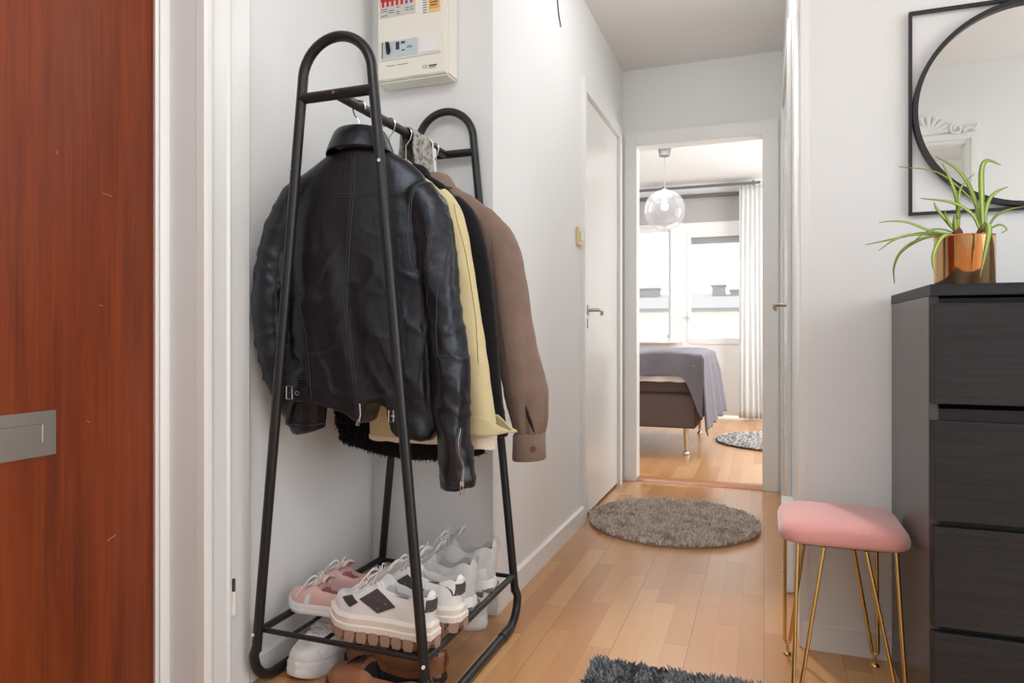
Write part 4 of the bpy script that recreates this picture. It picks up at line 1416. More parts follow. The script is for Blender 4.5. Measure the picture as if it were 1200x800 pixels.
# ------------------------------------------------------------------ shoes
def shoe(name, label, loc, rz, L=0.28, W=0.10, sole=0.028, H=0.085, heelH=0.09, mats=None, style='low', group=None, cat='shoe', tilt=0.0, soft=0.0, seed=1):
    """local x: heel (0) -> toe (L); y: width; z up. parts: sole, upper, laces, tongue ..."""
    mt = dict(sole=M['shoewhite'], upper=M['shoewhite'], lining=M['lining'], lace=M['lace'])
    mt.update(mats or {})
    t_ = thing(name, label, cat, loc, rz, group)
    wtab = [(0, 0.26), (0.05, 0.60), (0.15, 0.74), (0.35, 0.74), (0.55, 0.86), (0.72, 1.0), (0.86, 0.88), (0.95, 0.58), (1.0, 0.22)]
    shift = [(0, 0.0), (0.4, 0.0), (0.75, 0.03), (1, 0.02)]
    # --- sole: stacked outlines
    n = 30
    def outline(k, z, grow, flat=0.0):
        pts = []
        for i in range(n):
            t = i / (n - 1)
            pts.append((t * L * (1 + 2 * grow / L) - grow, W / 2 * lerp_tab(wtab, t) * 1.0 + grow + W * interp(shift, t)))
        for i in range(n - 1, -1, -1):
            t = i / (n - 1)
            pts.append((t * L * (1 + 2 * grow / L) - grow, -(W / 2 * lerp_tab(wtab, t) * 1.0 + grow) + W * interp(shift, t)))
        return [(x, y, z + 0.012 * max(0, (x / L - 0.8) / 0.2) ** 2 * (1 if z < sole else 1)) for x, y in pts]
    b = MB()
    g = 0.010 if style == 'chunky' else 0.004
    zb = 0.022 if style == 'chunky' else 0.0
    prof = [(zb, g * 0.6), (zb + 0.003, g), (zb + (sole - zb) * 0.45, g * 1.05), (zb + (sole - zb) * 0.55, g * 0.7), (sole - 0.003, g * 0.8), (sole + 0.004, g * 0.1), (sole + 0.006, -0.004)]
    b.loft([outline(0, z, gg) for z, gg in prof])
    so = b.build('sole', mt['sole'], t_, angle=35)
    if style == 'chunky':
        b = MB()
        b.loft([outline(0, 0.010, 0.002), outline(0, 0.024, 0.004)])
        ol = outline(0, 0.0, 0.0)
        cum = [0]
        for p, q in zip(ol, ol[1:] + ol[:1]):
            cum.append(cum[-1] + math.dist(p, q))
        nb = 20
        for kblk in range(nb):
            tgt = (kblk + 0.5) / nb * cum[-1]
            i = max(j for j in range(len(ol)) if cum[j] <= tgt)
            f = (tgt - cum[i]) / (cum[i + 1] - cum[i] + 1e-9)
            p = Vector(ol[i]).lerp(Vector(ol[(i + 1) % len(ol)]), f)
            d = (Vector(ol[(i + 1) % len(ol)]) - Vector(ol[i])).normalized()
            nn = Vector((d.y, -d.x, 0))
            if (p + nn * 0.01 - Vector((L / 2, 0, 0))).length < (p - Vector((L / 2, 0, 0))).length: nn = -nn
            hw = 0.0135
            ring = []
            for (u, z) in ((-0.7, 0.0), (0.7, 0.0), (1.0, 0.012), (0.75, 0.027), (-0.75, 0.027), (-1.0, 0.012)):
                ring.append((u, z))
            b.loft([[p + d * (u * hw) + nn * o_ + Vector((0, 0, z)) for u, z in ring] for o_ in (-0.022, 0.010, 0.0125)])
        b.build('tread', mt['tread'], t_, angle=30)
    # --- upper
    htab = {'low': [(0, 0.80), (0.08, 0.98), (0.25, 0.78), (0.42, 0.82), (0.52, 0.98), (0.60, 0.90), (0.75, 0.62), (0.88, 0.50), (0.96, 0.36), (1.0, 0.12)],
            'chunky': [(0, 0.86), (0.07, 1.0), (0.22, 0.84), (0.38, 0.98), (0.48, 1.18), (0.56, 1.08), (0.72, 0.70), (0.86, 0.52), (0.95, 0.42), (1.0, 0.14)],
            'high': [(0, 1.0), (0.07, 1.22), (0.25, 1.0), (0.38, 1.15), (0.48, 1.2), (0.58, 0.98), (0.72, 0.66), (0.86, 0.50), (0.95, 0.38), (1.0, 0.12)],
            'loafer': [(0, 0.72), (0.08, 0.80), (0.28, 0.62), (0.45, 0.64), (0.58, 0.86), (0.68, 0.78), (0.80, 0.60), (0.92, 0.46), (1.0, 0.12)]}[style]
    otab = {'low': [(0, 0), (0.045, 0.0), (0.09, 1), (0.44, 1), (0.52, 0.0), (1, 0)], 'chunky': [(0, 0), (0.04, 0), (0.08, 1), (0.40, 1), (0.47, 0.0), (1, 0)],
            'high': [(0, 0), (0.04, 0), (0.09, 1), (0.38, 1), (0.46, 0), (1, 0)], 'loafer': [(0, 0), (0.045, 0), (0.10, 1), (0.52, 1), (0.60, 0.0), (1, 0)]}[style]
    ns_, nr = 46, 45
    rings, dips = [], []
    rn = random.Random(seed)
    ph = rn.uniform(0, 9)
    for i in range(ns_):
        t = i / (ns_ - 1)
        wv = W / 2 * lerp_tab(wtab, t) * 0.985
        hh = H * interp(htab, t)
        op = interp(otab, t)
        ring = []
        for k in range(nr):
            a = PI * k / (nr - 1)
            ca, sa = math.cos(a), math.sin(a)
            e = 0.75 if t > 0.5 else 0.75 - 0.2 * op
            y = wv * math.copysign(abs(ca) ** e, ca) * (1 - 0.20 * op * max(0, sa) ** 2)
            z = hh * abs(sa) ** 0.72
            if op > 0:
                m_ = sstep(0.44, 0.36, abs(k / (nr - 1) - 0.5) * 2 * 1.0) * op   # inner part of the arc dips
                z = z - m_ * (hh * 0.80)
                y = y * (1 - 0.12 * m_)
            x = t * L
            z0_ = sole + 0.012 * max(0, (t - 0.8) / 0.2) ** 2
            wob = 1 + soft * 0.10 * nz(x * 26 + ph, y * 26, z * 26)
            ring.append((x - (0.010 * (z / H) if t < 0.06 else 0), y * wob + W * interp(shift, t), z0_ + z * wob))
        rings.append(ring)
    b = MB()
    b.loft(rings, caps=False, closed=False)
    # lining faces
    m1 = nr
    for fi in range(len(b.f)):
        i, k = divmod(fi, nr - 1)
        t = (i + 0.5) / (ns_ - 1)
        u = abs((k + 0.5) / (nr - 1) - 0.5) * 2
        if interp(otab, t) > 0.35 and u < 0.40:
            b.mi[fi] = 1
    # close toe and heel ends
    b.f.append(tuple(range(nr))); b.mi.append(0)
    b.f.append(tuple(range((ns_ - 1) * nr, ns_ * nr))); b.mi.append(0)
    up = b.build('upper', [mt['upper'], mt['lining']], t_, angle=60)
    tree = BVHTree.FromPolygons([Vector(v) for v in b.v], b.f)
    def top(x, y, off=0.0015):
        h = tree.ray_cast(Vector((x, y, 1.0)), Vector((0, 0, -1)))
        return h[0] + h[1] * off if h[0] else None
    def sidep(x, z, sd, off=0.001):
        h = tree.ray_cast(Vector((x, sd * 1.0, z)), Vector((0, -sd, 0)))
        return h[0] + (h[1] * off if h[1].y * sd > 0 else -h[1] * off) if h[0] else None
    return t_, L, W, sole, H, top, sidep, mt, tree


def laces(S, t0, t1, n, wd, r=0.0021, bow=True, name='laces'):
    t_, L, W, sole, H, top, sidep, mt, tree = S
    b = MB()
    for i in range(n):
        x = L * (t0 + (t1 - t0) * i / (n - 1))
        for sg in (1, -1):
            pts = []
            for k in range(9):
                u = k / 8 * 2 - 1
                q = top(x + sg * u * L * 0.022, u * wd * (1 - 0.15 * i / n) + W * 0.02, 0.003)
                if q is not None: pts.append(q + Vector((0, 0, 0.0015 if sg > 0 else 0.0)))
            if len(pts) > 3: b.tube(pts, [(r * 1.5, r * 0.7)] * len(pts), 6)
    if bow:
        q = top(L * t0, W * 0.02, 0.004)
        if q is not None:
            for sg in (1, -1):
                lp = spline([q, q + Vector((0.006, sg * 0.016, 0.016)), q + Vector((0.012, sg * 0.036, 0.006)), q + Vector((0.016, sg * 0.030, -0.006)), q + Vector((0.004, sg * 0.006, 0.003))], 6)
                b.tube(lp, r * 0.9, 6)
                lp = spline([q, q + Vector((0.014, sg * 0.014, 0.010)), q + Vector((0.030, sg * 0.036, -0.012)), q + Vector((0.042, sg * 0.044, -0.034))], 6)
                b.tube(lp, r * 0.8, 6)
    b.build(name, mt['lace'], t_)


def tongue(S, t0, t1, wd, rise, mat, name='tongue'):
    t_, L, W, sole, H, top, sidep, mt, tree = S
    rings = []
    for i in range(9):
        f = i / 8
        x = L * (t0 + (t1 - t0) * f)
        lift = rise * (1 - f) ** 1.5
        row = []
        base = top(L * max(t0, 0.5) + (x - L * t0) * 0.6, W * 0.02, 0) or Vector((x, 0, sole + H))
        for k in range(9):
            u = k / 8 * 2 - 1
            row.append((x - lift * 0.35, u * wd * (0.85 + 0.15 * (1 - f)) + W * 0.02, base.z + 0.002 + lift - 0.010 * u * u * (1 + f)))
        rings.append(row)
    b = MB()
    b.loft(rings, caps=False, closed=False)
    o = b.build(name, mat, t_, angle=180)
    m_ = o.modifiers.new('solid', 'SOLIDIFY'); m_.thickness = 0.006; m_.offset = 0


def sidepanel(S, outline, mat, name, sd, thick=0.0018, res=9):
    """outline: 4 corners (x fraction, z) laid on one side of the upper"""
    t_, L, W, sole, H, top, sidep, mt, tree = S
    A, B, C_, D = [Vector(p) for p in outline]
    V, F = [], []
    N = res + 1
    for lay in (thick, 0.0):
        for i in range(N):
            for j in range(N):
                u, v = i / res, j / res
                p = (A * (1 - u) + B * u) * (1 - v) + (D * (1 - u) + C_ * u) * v
                q = sidep(p.x * L, p.y, sd, 0.0004 + lay)
                if q is None: return
                V.append(q)
    for i in range(res):
        for j in range(res):
            F.append((i * N + j, (i + 1) * N + j, (i + 1) * N + j + 1, i * N + j + 1))
    o = N * N
    edge = [(i, 0) for i in range(N)] + [(res, j) for j in range(1, N)] + [(i, res) for i in range(res - 1, -1, -1)] + [(0, j) for j in range(res - 1, 0, -1)]
    for (a, b_), (c, d) in zip(edge, edge[1:] + edge[:1]):
        F.append((a * N + b_, c * N + d, o + c * N + d, o + a * N + b_))
    b = MB(); b.add(V, F)
    return b.build(name, mat, t_, angle=50)


def heelpatch(S, z0, z1, wd, mat, name='heel_tab', thick=0.0022):
    t_, L, W, sole, H, top, sidep, mt, tree = S
    N, V, F = 11, [], []
    for lay in (thick, 0.0):
        for i in range(N):
            for k in range(N):
                y = wd * (k / (N - 1) * 2 - 1)
                h = tree.ray_cast(Vector((-1.0, y, z0 + (z1 - z0) * i / (N - 1))), Vector((1, 0, 0)))
                if h[0] is None: return
                V.append(h[0] + Vector((-1, 0, 0)) * (lay + 0.0004))
    for i in range(N - 1):
        for k in range(N - 1):
            F.append((i * N + k, (i + 1) * N + k, (i + 1) * N + k + 1, i * N + k + 1))
    o = N * N
    res = N - 1
    edge = [(i, 0) for i in range(N)] + [(res, k) for k in range(1, N)] + [(i, res) for i in range(res - 1, -1, -1)] + [(0, k) for k in range(res - 1, 0, -1)]
    for (a, b_), (c, d) in zip(edge, edge[1:] + edge[:1]):
        F.append((a * N + b_, c * N + d, o + c * N + d, o + a * N + b_))
    b = MB(); b.add(V, F)
    b.build(name, mat, t_, angle=50)


# chunky white pair on the shelf (toes to the left)
for i, (x, y, rz, lab) in enumerate(((-0.735, 1.450, 176, 'front chunky white sneaker with dark print panel on the wire shelf'), (-0.715, 1.568, 178, 'chunky white sneaker right behind the front one, brown tread at heel'))):
    S = shoe('chunky_sneaker', lab, (x, y, SHZ), R(rz), 0.275, 0.092, 0.058, 0.082, style='chunky', group='chunky white sneakers on the shelf', mats=dict(sole=M['shoecream'], tread=M['gum'], lining=M['lining']), soft=0.5, seed=i)
    laces(S, 0.52, 0.74, 4, 0.026)
    tongue(S, 0.40, 0.62, 0.030, 0.036, M['shoegrey'])
    for sd in (1, -1):
        sidepanel(S, [(0.30, 0.092), (0.47, 0.072), (0.65, 0.100), (0.49, 0.128)], M['patch'], 'print_panel', sd)
        sidepanel(S, [(0.66, 0.092), (0.74, 0.078), (0.86, 0.092), (0.74, 0.104)], M['rubber'], 'toe_panel', sd)
    heelpatch(S, 0.088, 0.116, 0.026, M['patch'])
# pink pair
for i, (x, y, rz, lab) in enumerate(((-1.002, 1.532, 176, 'pink low shoe with white sole at the left of the wire shelf'), (-1.02, 1.640, 168, 'pink shoe behind the other pink one, dark opening showing'))):
    S = shoe('pink_shoe', lab, (x, y, SHZ), R(rz), 0.205, 0.078, 0.022, 0.058, style='low', group='pink shoes on the shelf', mats=dict(upper=M['pinkshoe'], sole=M['shoewhite'], lining=M['pinklining'], lace=M['shoewhite']), seed=4 + i)
    laces(S, 0.54, 0.70, 3, 0.020, 0.0019)
    tongue(S, 0.44, 0.62, 0.022, 0.022, M['pinkshoe'])
    for sd in (1, -1):
        sidepanel(S, [(0.60, 0.026), (0.67, 0.026), (0.64, 0.048), (0.58, 0.054)], M['shoewhite'], 'side_stripe', sd, res=5)
# grey-white runners at the back of the shelf
for i, (x, y, rz, lab) in enumerate(((-0.735, 1.695, 182, 'grey-white runner with slumped collar in the middle of the shelf'), (-0.735, 1.845, 187, 'grey-white high-heeled-tab runner at the back right of the shelf'))):
    S = shoe('grey_runner', lab.replace('high-heeled-tab', 'tall-collared'), (x, y, SHZ), R(rz), 0.27, 0.096, 0.030, 0.094, style='high', group='grey-white runners on the shelf', mats=dict(upper=M['shoegrey'], sole=M['shoewhite'], lining=M['lining']), soft=1.0, seed=9 + i)
    laces(S, 0.50, 0.72, 4, 0.026)
    tongue(S, 0.38, 0.60, 0.032, 0.03, M['shoegrey'])
    for sd in (1, -1):
        sidepanel(S, [(0.05, 0.036), (0.22, 0.034), (0.22, 0.062), (0.06, 0.066)], M['shoewhite'], 'heel_panel', sd, res=6)
    b = MB()
    b.box(-0.006, 0.085, -0.037, 0.037, -0.0005, 0.010, bev=0.003)
    b.build('heel_pad', M['shoegreydark'], S[0])
    b = MB()
    b.tube(spline([(-0.010, 0, 0.112), (-0.016, 0, 0.135), (-0.006, 0, 0.146), (0.006, 0, 0.128)], 6), [(0.006, 0.0018)] * 19, 8)
    b.build('pull_loop', M['shoegrey'], S[0])
# white sneakers on the floor
S = shoe('white_sneaker', 'white sneaker on the floor below the pink shoes, toe pointing out', (-1.092, 1.752, 0.0), R(259), 0.295, 0.106, 0.036, 0.084, style='low', group='white sneakers under the shelf', seed=20)
laces(S, 0.50, 0.76, 6, 0.030, 0.0028, bow=False)
tongue(S, 0.42, 0.60, 0.03, 0.018, M['shoewhite'])
for sd in (1, -1):
    sidepanel(S, [(0.30, 0.042), (0.46, 0.042), (0.52, 0.084), (0.38, 0.084)], M['shoegrey'], 'side_panel', sd, res=6)
    sidepanel(S, [(0.60, 0.044), (0.80, 0.044), (0.84, 0.066), (0.66, 0.082)], M['lace'], 'vamp_panel', sd, 0.0028, res=8)
b = MB()
for row in range(3):
    for kk in range(-2 + row % 2, 3):
        q = S[5](S[1] * (0.80 + 0.035 * row), kk * 0.010 + S[2] * 0.02, 0.0006)
        if q is not None:
            b.tube([q, q + Vector((0, 0, 0.0008))], 0.0016, 8)
b.build('perforation', M['lining'], S[0])
S = shoe('white_sneaker', 'white sneaker on the floor under the runners, heel towards the corridor', (-0.800, 1.935, 0.0), R(190), 0.27, 0.092, 0.034, 0.082, style='low', group='white sneakers under the shelf', seed=21)
laces(S, 0.50, 0.76, 5, 0.028, 0.0026, bow=False)
tongue(S, 0.42, 0.60, 0.03, 0.018, M['shoewhite'])
# brown leather shoes on the floor
for i, (x, y, rz, lab) in enumerate(((-0.752, 1.455, 176, 'tan brown leather shoe on the floor nearest the front rack leg'), (-0.775, 1.590, 180, 'tan brown leather shoe on the floor behind its mate'))):
    S = shoe('brown_leather_shoe', lab, (x, y, 0.0), R(rz), 0.285, 0.100, 0.022, 0.082, style='loafer', group='brown leather shoes under the shelf', mats=dict(upper=M['brownleather'], sole=M['darkleather'], lining=M['liningdark'], lace=M['darkleather']), seed=30 + i)
    laces(S, 0.62, 0.74, 3, 0.018, 0.0015, bow=False)
    b = MB()
    b.tube(spline([(0.0, 0, 0.03), (-0.012, 0, 0.06), (-0.006, 0, 0.085)], 5), [(0.006, 0.002)] * 11, 8)
    b.build('heel_strip', M['brownleather'], S[0])

# ------------------------------------------------------------------ rugs
def pile_rug(name, label, inside, bounds, thick, n, h, wd, mats, seed, base_poly, cat='rug', lean=0.5):
    r_ = thing(name, label, cat, ((bounds[0] + bounds[1]) / 2, (bounds[2] + bounds[3]) / 2, 0))
    b = MB(); b.prism(base_poly, 'z', 0.0008, thick)
    b.build('backing', mats[1], r_, world=True, angle=30)
    rn = random.Random(seed)
    V, F = [], []
    k = 0
    while k < n:
        x, y = rn.uniform(bounds[0], bounds[1]), rn.uniform(bounds[2], bounds[3])
        if not inside(x, y): continue
        k += 1
        clump = nz(x * 14, y * 14, seed)
        a = rn.uniform(0, 2 * PI) * 0.5 + clump * 5
        hh = h * rn.uniform(0.65, 1.1)
        lx, ly = math.cos(a) * lean * hh, math.sin(a) * lean * hh
        wa = rn.uniform(0, PI)
        wx, wy = math.cos(wa) * wd / 2, math.sin(wa) * wd / 2
        o = len(V)
        z0_ = thick * 0.6
        V += [(x - wx, y - wy, z0_), (x + wx, y + wy, z0_), (x + wx * 0.7 + lx * 0.45, y + wy * 0.7 + ly * 0.45, z0_ + hh * 0.65), (x - wx * 0.7 + lx * 0.45, y - wy * 0.7 + ly * 0.45, z0_ + hh * 0.65), (x + lx, y + ly, z0_ + hh)]
        F += [(o, o + 1, o + 2, o + 3), (o + 3, o + 2, o + 4)]
    b = MB(); b.add(V, F)
    b.build('pile', mats[0], r_, world=True, smooth=False)
    return r_


cx, cy, rr = -0.405, 3.30, 0.392
pile_rug('round_rug', 'round taupe shaggy rug on the corridor floor before the bedroom', lambda x, y: (x - cx) ** 2 + (y - cy) ** 2 < rr ** 2, (cx - rr, cx + rr, cy - rr, cy + rr), 0.014, 15000, 0.024, 0.008, (M['rugpile'], M['rugbase']), 5, [(cx + (rr - 0.004) * math.cos(2 * PI * k / 64), cy + (rr - 0.004) * math.sin(2 * PI * k / 64)) for k in range(64)])
pile_rug('door_mat', 'dark grey rectangular shaggy mat at the bottom edge of the view', lambda x, y: True, (-0.43, 0.06, 1.02, 1.822), 0.014, 13000, 0.022, 0.009, (M['matpile'], M['matbase']), 6, [(-0.43, 1.02), (0.06, 1.02), (0.06, 1.822), (-0.43, 1.822)], cat='mat')
cx, cy, rr = 0.14, 6.02, 0.52
pile_rug('bedroom_rug', 'pale grey round rug on the bedroom floor beyond the bed', lambda x, y: (x - cx) ** 2 + (y - cy) ** 2 < rr ** 2, (cx - rr, cx + rr, cy - rr, cy + rr), 0.014, 5000, 0.018, 0.014, (M['bedrug'], M['rubber']), 8, [(cx + rr * math.cos(2 * PI * k / 64), cy + rr * math.sin(2 * PI * k / 64)) for k in range(64)])

# ------------------------------------------------------------------ pink stool
SX0, SX1, SY0, SY1 = 0.035, 0.322, 1.765, 2.045
st = thing('velvet_stool', 'square pink velvet stool on brass hairpin legs', 'stool', ((SX0 + SX1) / 2, (SY0 + SY1) / 2, 0))
def rrect(x0, x1, y0, y1, r, z, n=7):
    out = []
    for (cx_, cy_, a0) in ((x1 - r, y1 - r, 0), (x0 + r, y1 - r, 90), (x0 + r, y0 + r, 180), (x1 - r, y0 + r, 270)):
        for i in range(n + 1):
            a_ = R(a0 + 90 * i / n)
            out.append((cx_ + r * math.cos(a_), cy_ + r * math.sin(a_), z))
    return out
b = MB()
rings = []
for ins, z in ((0.012, 0.394), (0.003, 0.397), (0.0, 0.404), (0.0, 0.416), (0.004, 0.428), (0.012, 0.437), (0.026, 0.444), (0.05, 0.448), (0.09, 0.450), (0.125, 0.4505)):
    rings.append(rrect(SX0 + ins, SX1 - ins, SY0 + ins, SY1 - ins, max(0.012, 0.055 - ins * 0.35), z))
b.loft(rings)
o = b.build('seat_cushion', M['pinkvelvet'], st, world=True, angle=70)
MB().loft([rrect(SX0 + 0.028, SX1 - 0.028, SY0 + 0.028, SY1 - 0.028, 0.035, z) for z in (0.388, 0.3945)]).build('seat_board', M['dark'], st, world=True)
# legs: two rods that meet in a hairpin at the foot
for (fx, fy, a1, a2) in ((0.072, 1.752, (0.078, 1.800), (0.135, 1.788)), (0.298, 1.757, (0.225, 1.788), (0.290, 1.800)),
                         (0.062, 2.065, (0.055, 2.02), (0.112, 2.03)), (0.282, 2.070, (0.215, 2.03), (0.278, 2.02))):
    top1, top2 = Vector((a1[0], a1[1], 0.389)), Vector((a2[0], a2[1], 0.389))
    foot = Vector((fx, fy, 0.030))
    d = (top2 - top1).normalized()
    p1, p2 = foot - d * 0.007 + Vector((0, 0, 0.012)), foot + d * 0.007 + Vector((0, 0, 0.012))
    leg = MB().tube([top1, p1] + [foot - d * 0.007 * math.cos(R(18 * k)) + Vector((0, 0, 0.012 - 0.010 * math.sin(R(18 * k)))) for k in range(1, 10)] + [p2, top2], 0.0048, 10).build('leg', M['brass'], st, world=True)
    b = MB().lathe([(0.0, 0.0), (0.010, 0.0), (0.0115, 0.003), (0.010, 0.006), (0.004, 0.009), (0.0035, 0.026), (0.0, 0.026)], (fx, fy, 0.0), 16)
    b.build('foot', M['brass'], leg, world=True)

# ------------------------------------------------------------------ chest of drawers
DX0, DX1, DYF, DYB = 0.3286, 1.1286, 1.645, YW - 0.014
dr = thing('chest_of_drawers', 'black-brown wooden chest of four drawers under the round mirror', 'chest of drawers', ((DX0 + DX1) / 2, 1.88, 0))
MB().box(DX0 - 0.0015, DX1 + 0.0015, DYF - 0.003, DYB, 0.978, 1.002, bev=0.001).build('top_panel', M['blackoak'], dr, world=True)
for x in (DX0, DX1 - 0.018):
    MB().box(x, x + 0.018, DYF + 0.020, DYB, 0.0, 0.978, bev=0.0008).build('side_panel', M['blackside'], dr, world=True)
MB().box(DX0 + 0.018, DX1 - 0.018, DYB - 0.008, DYB, 0.02, 0.978).build('back_panel', M['blackside'], dr, world=True)
MB().box(DX0 + 0.018, DX1 - 0.018, DYF + 0.03, DYF + 0.045, 0.0, 0.055).build('plinth', M['blackoak'], dr, world=True)
for zz in (0.955, 0.722, 0.499, 0.278):
    MB().box(DX0 + 0.018, DX1 - 0.018, DYF + 0.024, DYF + 0.040, zz - 0.012, zz + 0.018).build('rail', M['blackoak'], dr, world=True)
for i, (za, zb_) in enumerate(((0.752, 0.962), (0.508, 0.716), (0.287, 0.495), (0.062, 0.274))):
    b = MB()
    # front plate tapering slightly to the back so that its ends lean like the real ones
    x0, x1 = DX0 + 0.006, DX1 - 0.006
    b.prism([(x0, DYF), (x1, DYF), (x1 + 0.004, DYF + 0.019), (x0 - 0.004, DYF + 0.019)], 'z', za, zb_)
    f = b.build('drawer', M['blackoak'], dr, world=True, bevel=0.0012)
    MB().box(DX0 + 0.03, DX1 - 0.03, DYF + 0.019, DYF + 0.40, za + 0.02, zb_ - 0.05).build('drawer_box', M['blackside'], f, world=True)

# ------------------------------------------------------------------ round mirror in a thin square frame
yw = YW - 0.004
mr = thing('round_mirror', 'round wall mirror in a thin black square wire frame', 'mirror', (0.646, yw, 1.495))
ms_ = 0.272
b = MB()
x0, x1, z0, z1 = 0.646 - ms_, 0.646 + ms_, 1.495 - ms_, 1.495 + ms_
t = 0.0038
for (xa, xb, za, zb_) in ((x0 - t, x0 + t, z0 - t, z1 + t), (x1 - t, x1 + t, z0 - t, z1 + t), (x0 + t, x1 - t, z0 - t, z0 + t), (x0 + t, x1 - t, z1 - t, z1 + t)):
    b.box(xa, xb, yw - 0.012, yw, za, zb_)
b.build('square_frame', M['black_frame'], mr, world=True)
rc = 0.262
b = MB()
rings = []
for k in range(96):
    a_ = 2 * PI * k / 96
    ca, sa = math.cos(a_), math.sin(a_)
    rings.append([(0.646 + (rc + dr_) * ca, yw - dy, 1.495 + (rc + dr_) * sa) for dr_, dy in ((-0.006, 0.0), (-0.006, 0.022), (0.006, 0.022), (0.006, 0.0))])
rings.append(rings[0])
b.loft(rings, caps=False)
b.build('round_frame', M['black_frame'], mr, world=True, angle=30)
b = MB()
rings = [[(0.646 + (rc - 0.004) * math.cos(2 * PI * k / 96), yw - dy, 1.495 + (rc - 0.004) * math.sin(2 * PI * k / 96)) for k in range(96)] for dy in (0.004, 0.010)]
b.loft(rings)
b.build('mirror_glass', M['mirror'], mr, world=True, angle=30)

# ornate white mirror on the opposite wall, seen only as a reflection
yo = -0.5
om = thing('ornate_mirror', 'white carved frame reflected in the round mirror', 'mirror', (0.93, yo, 1.7))
fx0, fx1, fz0, fz1 = 0.665, 1.185, 1.30, 2.085
b = MB()
for o_, wv, dy in ((0.0, 0.085, 0.022), (0.012, 0.055, 0.034), (0.03, 0.018, 0.044), (0.062, 0.012, 0.036)):
    xa, xb, za, zb_ = fx0 + o_, fx1 - o_, fz0 + o_, fz1 - o_
    b.box(xa, xa + wv, yo, yo + dy, za, zb_, bev=0.004).box(xb - wv, xb, yo, yo + dy, za, zb_, bev=0.004)
    b.box(xa + wv, xb - wv, yo, yo + dy, zb_ - wv, zb_, bev=0.004).box(xa + wv, xb - wv, yo, yo + dy, za, za + wv, bev=0.004)
b.build('carved_frame', M['plaster'], om, world=True)
b = MB()
for k in range(9):
    a_ = R(8 + 164 * k / 8)
    c0 = Vector((0.925, yo + 0.02, 2.09))
    l = 0.10 + 0.02 * math.sin(a_)
    e = c0 + Vector((math.cos(a_) * l, 0, math.sin(a_) * l * 0.85))
    b.tube([c0, c0.lerp(e, 0.5), e], [0.006, 0.012, 0.015], 10)
for sg in (-1, 1):
    sp_ = []
    for i in range(22):
        a_ = i * 0.42
        rr_ = 0.036 * (1 - i / 26)
        sp_.append((0.925 + sg * (0.145 + rr_ * math.cos(a_ + 2.0)), yo + 0.022, 2.11 + rr_ * math.sin(a_ + 2.0)))
    b.tube(sp_, 0.009, 8)
    b.tube(spline([(0.925 + sg * 0.18, yo + 0.02, 2.095), (0.925 + sg * 0.21, yo + 0.02, 2.11), (0.925 + sg * 0.24, yo + 0.02, 2.103), (0.925 + sg * 0.255, yo + 0.02, 2.13)], 5), 0.010, 8)
b.build('shell_crest', M['plaster'], om, world=True)
MB().box(fx0 + 0.07, fx1 - 0.07, yo + 0.004, yo + 0.012, fz0 + 0.07, fz1 - 0.07).build('mirror_glass', M['mirror'], om, world=True)

# ------------------------------------------------------------------ potted spider plants
px, py, pz = 0.4135, 1.752, 1.002
pt = thing('plant_pot', 'shiny copper-gold pot on the chest of drawers', 'plant pot', (px, py, pz))
b = MB()
b.lathe([(0.0, 0.0), (0.0555, 0.0), (0.0575, 0.003), (0.0578, 0.106), (0.0590, 0.108), (0.0578, 0.110), (0.0555, 0.109), (0.0553, 0.095), (0.0, 0.094)], (0, 0, 0), 64)
b.build('pot_body', M['pot'], pt, angle=35)
MB().lathe([(0.0, 0.0), (0.03, 0.003), (0.0552, 0.0)], (0, 0, 0.0945), 32).build('soil', M['soil'], pt)


def leaf(mb, uvs, pts, w0, yoff, seed):
    rn = random.Random(seed)
    P = spline([(p[0], yoff(i / (len(pts) - 1)), p[1]) for i, p in enumerate(pts)], 7)
    n = len(P)
    V, F = [], []
    for i, p in enumerate(P):
        f = i / (n - 1)
        T = (P[min(i + 1, n - 1)] - P[max(i - 1, 0)]).normalized()
        view = Vector((-0.25, 0.95, -0.2 + 0.4 * rn.random() * 0)).normalized()
        B = T.cross(view)
        if B.length < 0.2: B = Vector((1, 0, 0))
        B.normalize()
        Nn = B.cross(T).normalized()
        wd = w0 * (0.5 + 0.5 * min(1, f * 3)) * (1 - f ** 2.2) + 0.0006
        V += [p - B * wd, p - Nn * wd * 0.25, p + B * wd]
        uvs += [(0.05, f), (0.5, f), (0.95, f)]
        if i:
            o_ = (i - 1) * 3
            F += [(o_, o_ + 1, o_ + 4, o_ + 3), (o_ + 1, o_ + 2, o_ + 5, o_ + 4)]
    mb.add(V, F)


def plant(name, label, base, leaves):
    p = thing(name, label, 'plant', base, 0, 'spider plants in the copper pot')
    for k, (pts, w0, bend) in enumerate(leaves):
        b, uvs = MB(), []
        leaf(b, uvs, pts, w0, lambda f, bend=bend: base[1] + (bend * f if bend > -0.08 else bend * min(1.0, f * 2.6)), k)
        o = b.build('leaf', M['leaf'], p, world=True, angle=180)
        uv = o.data.uv_layers.new(name='uv')
        for l in o.data.loops:
            uv.data[l.index].uv = uvs[l.vertex_index]
        m_ = o.modifiers.new('solid', 'SOLIDIFY'); m_.thickness = 0.0007
    b = MB().lathe([(0.0, -0.020), (0.009, -0.014), (0.012, -0.002), (0.009, 0.010), (0.004, 0.018), (0.0, 0.019)], (0, 0, 0), 14)
    b.build('crown', M['bulb'], p)


